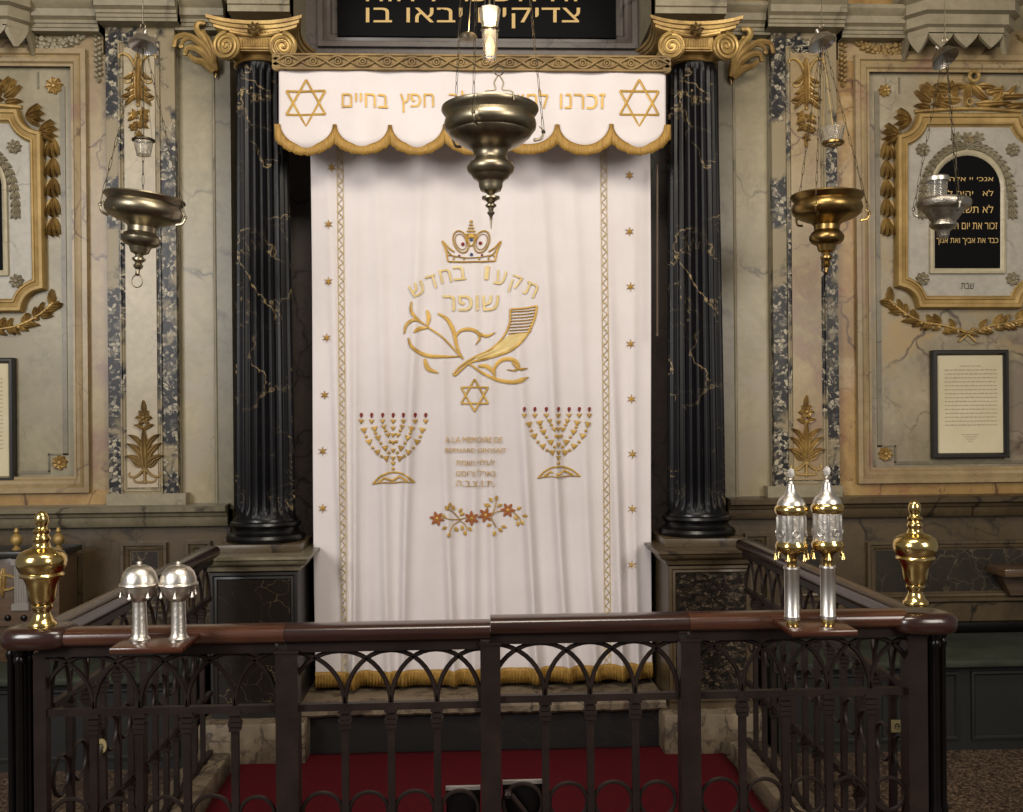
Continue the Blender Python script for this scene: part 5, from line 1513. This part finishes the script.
def tower_finial(px, ytop, label, off=0):
    Yd = 2.72; c = Vector((X(px, Yd, 550), Yd, zpr)); s_ = Yd/F
    root = empty('torah_finial', c, label, 'torah finial')
    top = at(px, ytop, Yd).z - zpr; k = top/154.0; h = lambda y: y*k      # y = pixels above the plate
    mb = MB(); mb.lathe([(0, 0), (6.6*s_, 0), (6.6*s_, h(2)), (5.8*s_, h(6)), (0, h(6))], c, 24); mb.build('gilt_foot', M['brass'], root)
    mb = MB(); mb.lathe([(0, h(5)), (8*s_, h(5)), (8.2*s_, h(8)), (7.5*s_, h(9)), (7.5*s_, h(54)), (8.2*s_, h(55)), (8*s_, h(57)), (0, h(58))], c, 32); mb.build('stem', M['silver_plain'], root)
    mb = MB(); mb.lathe([(0, h(56)), (5.6*s_, h(57)), (4.8*s_, h(60)), (5.6*s_, h(63)), (4.4*s_, h(65)), (6.5*s_, h(68)), (11*s_, h(71)), (0, h(72))], c, 24); mb.build('neck', M['bronze2'], root)
    mb = MB(); mb.lathe([(0, h(70.5)), (10.5*s_, h(70.5)), (14.2*s_, h(72.5)), (16*s_, h(75.5)), (16.2*s_, h(78)), (15*s_, h(80.5)), (14.4*s_, h(82)), (0, h(82))], c, 36); mb.build('lower_band', M['brass'], root)
    mb = MB(); mb.lathe([(0, h(81)), (14.3*s_, h(81)), (14.3*s_, h(109)), (0, h(109))], c, 48, None, lambda a_: 1+.035*math.sin(6*a_)+.02*math.sin(17*a_)); tw = mb.build('tower', M['silver'], root)
    for i in range(6):
        a_ = R(60*i+30+off); e = Vector((math.cos(a_), math.sin(a_), 0)); t_ = Vector((-math.sin(a_), math.cos(a_), 0)); q_ = c + e*(14.9*s_) + Vector((0, 0, h(90)))
        mb = MB(); mb.tube([q_ + t_*(3.2*s_*math.cos(2*PI*j/14)) + Vector((0, 0, 3.6*s_*math.sin(2*PI*j/14))) for j in range(14)], .0012, 5, True); mb.build('medallion', M['silver_plain'], tw)
        mb = MB(); q_ = c + Matrix.Rotation(R(30), 3, 'Z') @ e*(14.7*s_) + Vector((0, 0, h(95)))
        mb.lathe([(0, -h(11)), (.0022, -h(11)), (.0030, 0), (.0022, h(11)), (0, h(12))], q_, 8); mb.build('pillar', M['silver_plain'], tw)
    mb = MB(); mb.lathe([(0, h(108)), (14.4*s_, h(108)), (15.8*s_, h(109.5)), (16.6*s_, h(112)), (16.4*s_, h(115)), (15*s_, h(117)), (13.8*s_, h(118)), (0, h(118))], c, 36); mb.build('upper_band', M['brass'], root)
    mb = MB(); mb.lathe([(0, h(117)), (14.2*s_, h(117)), (13.8*s_, h(120)), (11.5*s_, h(124)), (8.2*s_, h(126.5)), (6*s_, h(129)), (4.6*s_, h(134)), (4.0*s_, h(138)), (2.6*s_, h(139)), (0, h(139))], c, 36); mb.build('roof', M['silver_plain'], root)
    mb = MB(); mb.lathe([(0, h(138)), (3*s_, h(138.5)), (2*s_, h(141)), (3*s_, h(142.5)), (1.2*s_, h(144)), (0, h(144.5))], c, 16)
    q_ = c + Vector((0, 0, h(149.0)))
    for j in range(10):
        a_ = 2*PI*j/10; mb.lathe([(0, -.0022), (.0022, 0), (0, .0022)], q_ + Vector((3.4*s_*math.cos(a_), 0, 5.0*s_*math.sin(a_))), 6)
    mb.lathe([(0, -.0022), (3.4*s_, -.0018), (3.5*s_, .0018), (0, .0022)], q_, 16, Matrix.Rotation(R(90), 3, 'X') @ Matrix.Diagonal((1, 1.4, 1))); mb.build('crest', M['silver_plain'], root)
    for i in range(6): bell_part(root, c, R(60*i+off), 16.4*s_, h(74), 'brass', 1.05)
tower_finial(791.5, 468, 'tall silver and gold tower Torah finial, the left of the pair on the right plate')
tower_finial(827.5, 466, 'tall silver and gold tower Torah finial, the right of the pair on the right plate', 15)

# ================================================================ BENCHES AND FURNITURE BY THE WALL
for side_, x0, x1 in (('left', -4.2, cxl-.30), ('right', cxr+.30, 4.2)):
    root = empty('wall_bench', ((x0+x1)/2, 4.95, 0), 'long bench with worn green seat along the wall at the %s' % side_, 'bench')
    mb = MB(); mb.box(x0, x1, 4.64, 5.24, .415, .452, .012); mb.build('seat', M['green'], root)
    mb = MB(); mb.box(x0, x1, 4.72, 5.24, .0, .414); bb = mb.build('bench_box', M['dark_green'], root)
    n = 6
    for i in range(n):
        a_, b_ = x0+(x1-x0)*i/n+.03, x0+(x1-x0)*(i+1)/n-.03
        mb = MB(); mb.sweep([(a_, .05), (b_, .05), (b_, .38), (a_, .38)], [(0, -.005), (0, .010), (.012, .012), (.02, .004), (.02, -.005)], True, 4.72); mb.build('panel_frame', M['dark_green'], bb)
    mb = MB(); mb.box(x0, x1, 5.25, 5.285, .452, .50, .006); mb.build('dark_gap_strip', M['black_iron'], root)  # black strip set in the dark gap between dado and seat
# carved stall at the left edge
a_, b_ = at(-60, 600, 5.0), at(66, 600, 5.0)
root = empty('carved_stall', ((a_.x+b_.x)/2, 5.0, .46), 'dark carved stall with two gilt knobs, cut by the left edge of the photo', 'seat')
zt_ = at(30, 551, 4.95).z; zb2 = at(30, 640, 4.95).z
mb = MB(); mb.box(a_.x, b_.x-.02, 4.97, 5.20, .453, zt_-.03, .004); mb.build('body', M['old_wood'], root)
mb = MB(); mb.box(a_.x, b_.x, 4.93, 5.22, zt_-.03, zt_, .006); mb.build('top_rail', M['black_frame'], root)
for (px, py) in ((16.5, 551), (58.5, 549)):
    k_ = at(px, py, 5.0); s_ = .005; k_.z = zt_
    mb = MB(); mb.lathe([(0, 0), (4*s_, 0), (4.2*s_, 1*s_), (2*s_, 3*s_), (2*s_, 4*s_), (4.6*s_, 6*s_), (5.6*s_, 9*s_), (5.2*s_, 12*s_), (3*s_, 15*s_), (1.4*s_, 16*s_), (2.6*s_, 18*s_), (1.6*s_, 21*s_), (0, 22*s_)], k_, 24); mb.build('knob', M['gilt'], root)
PS = plane(4.97)
for (x0, x1) in ((14, 27),):
    mb = MB(); q = prect(x0, 565, x1, 604, 4.95)
    mb.box(q[0], q[1], 4.952, 4.98, q[2], q[3])
    for k in range(5): xx = q[0]+(q[1]-q[0])*(k+.5)/5; mb.tube([(xx, 4.952, q[2]+.005), (xx, 4.952, q[3]-.005)], .004, 6)
    mb.box(q[0]-.01, q[1]+.01, 4.94, 4.98, q[3], q[3]+.03); mb.box(q[0]-.01, q[1]+.01, 4.94, 4.98, q[2]-.03, q[2]); mb.build('fluted_pilaster', M['grey_edge'], root)
mb = MB()
for s2 in (-1, 1):
    curl(mb, PS, 3, 575, 90-90*s2, 34, 200*s2, 1.5, .7); curl(mb, PS, 3, 590, 90-90*s2, 30, -200*s2, 1.5, .7)
leaf(mb, PS, 3, 568, 90, 30, 8, .015); mb.build('gilt_carving', M['gilt'], root)
mb = MB(); q = prect(-60, 608, 60, 626, 4.96); mb.box(q[0], q[1], 4.95, 4.98, q[2], q[3]); db = mb.build('drawer_band', M['old_wood'], root)
for k in range(5):
    v = PS(-22+16*k, 617, .022); mb = MB(); mb.lathe([(0, 0), (.016, .001), (.013, .010), (0, .013)], v, 12, Matrix.Rotation(R(90), 3, 'X')); mb.build('dark_stud', M['black_iron'], db)
# end of a little wooden shelf at the right edge
q = prect(1005, 569, 1060, 581, 5.12)
mb = MB(); mb.box(q[0], q[1], 5.12, 5.318, q[2]+.02, q[3], .006)
mb.prism([(q[0]+.05, q[2]+.02), (q[1]-.03, q[2]+.02), (q[1]-.03, q[2]-.10), (q[0]+.11, q[2]-.10)], 5.26, 5.318)
tag(mb.build('wall_shelf', M['old_wood']), 'end of a small brown wooden shelf cut by the right edge of the photo', 'shelf')
# small service stones at the sides of the ark step
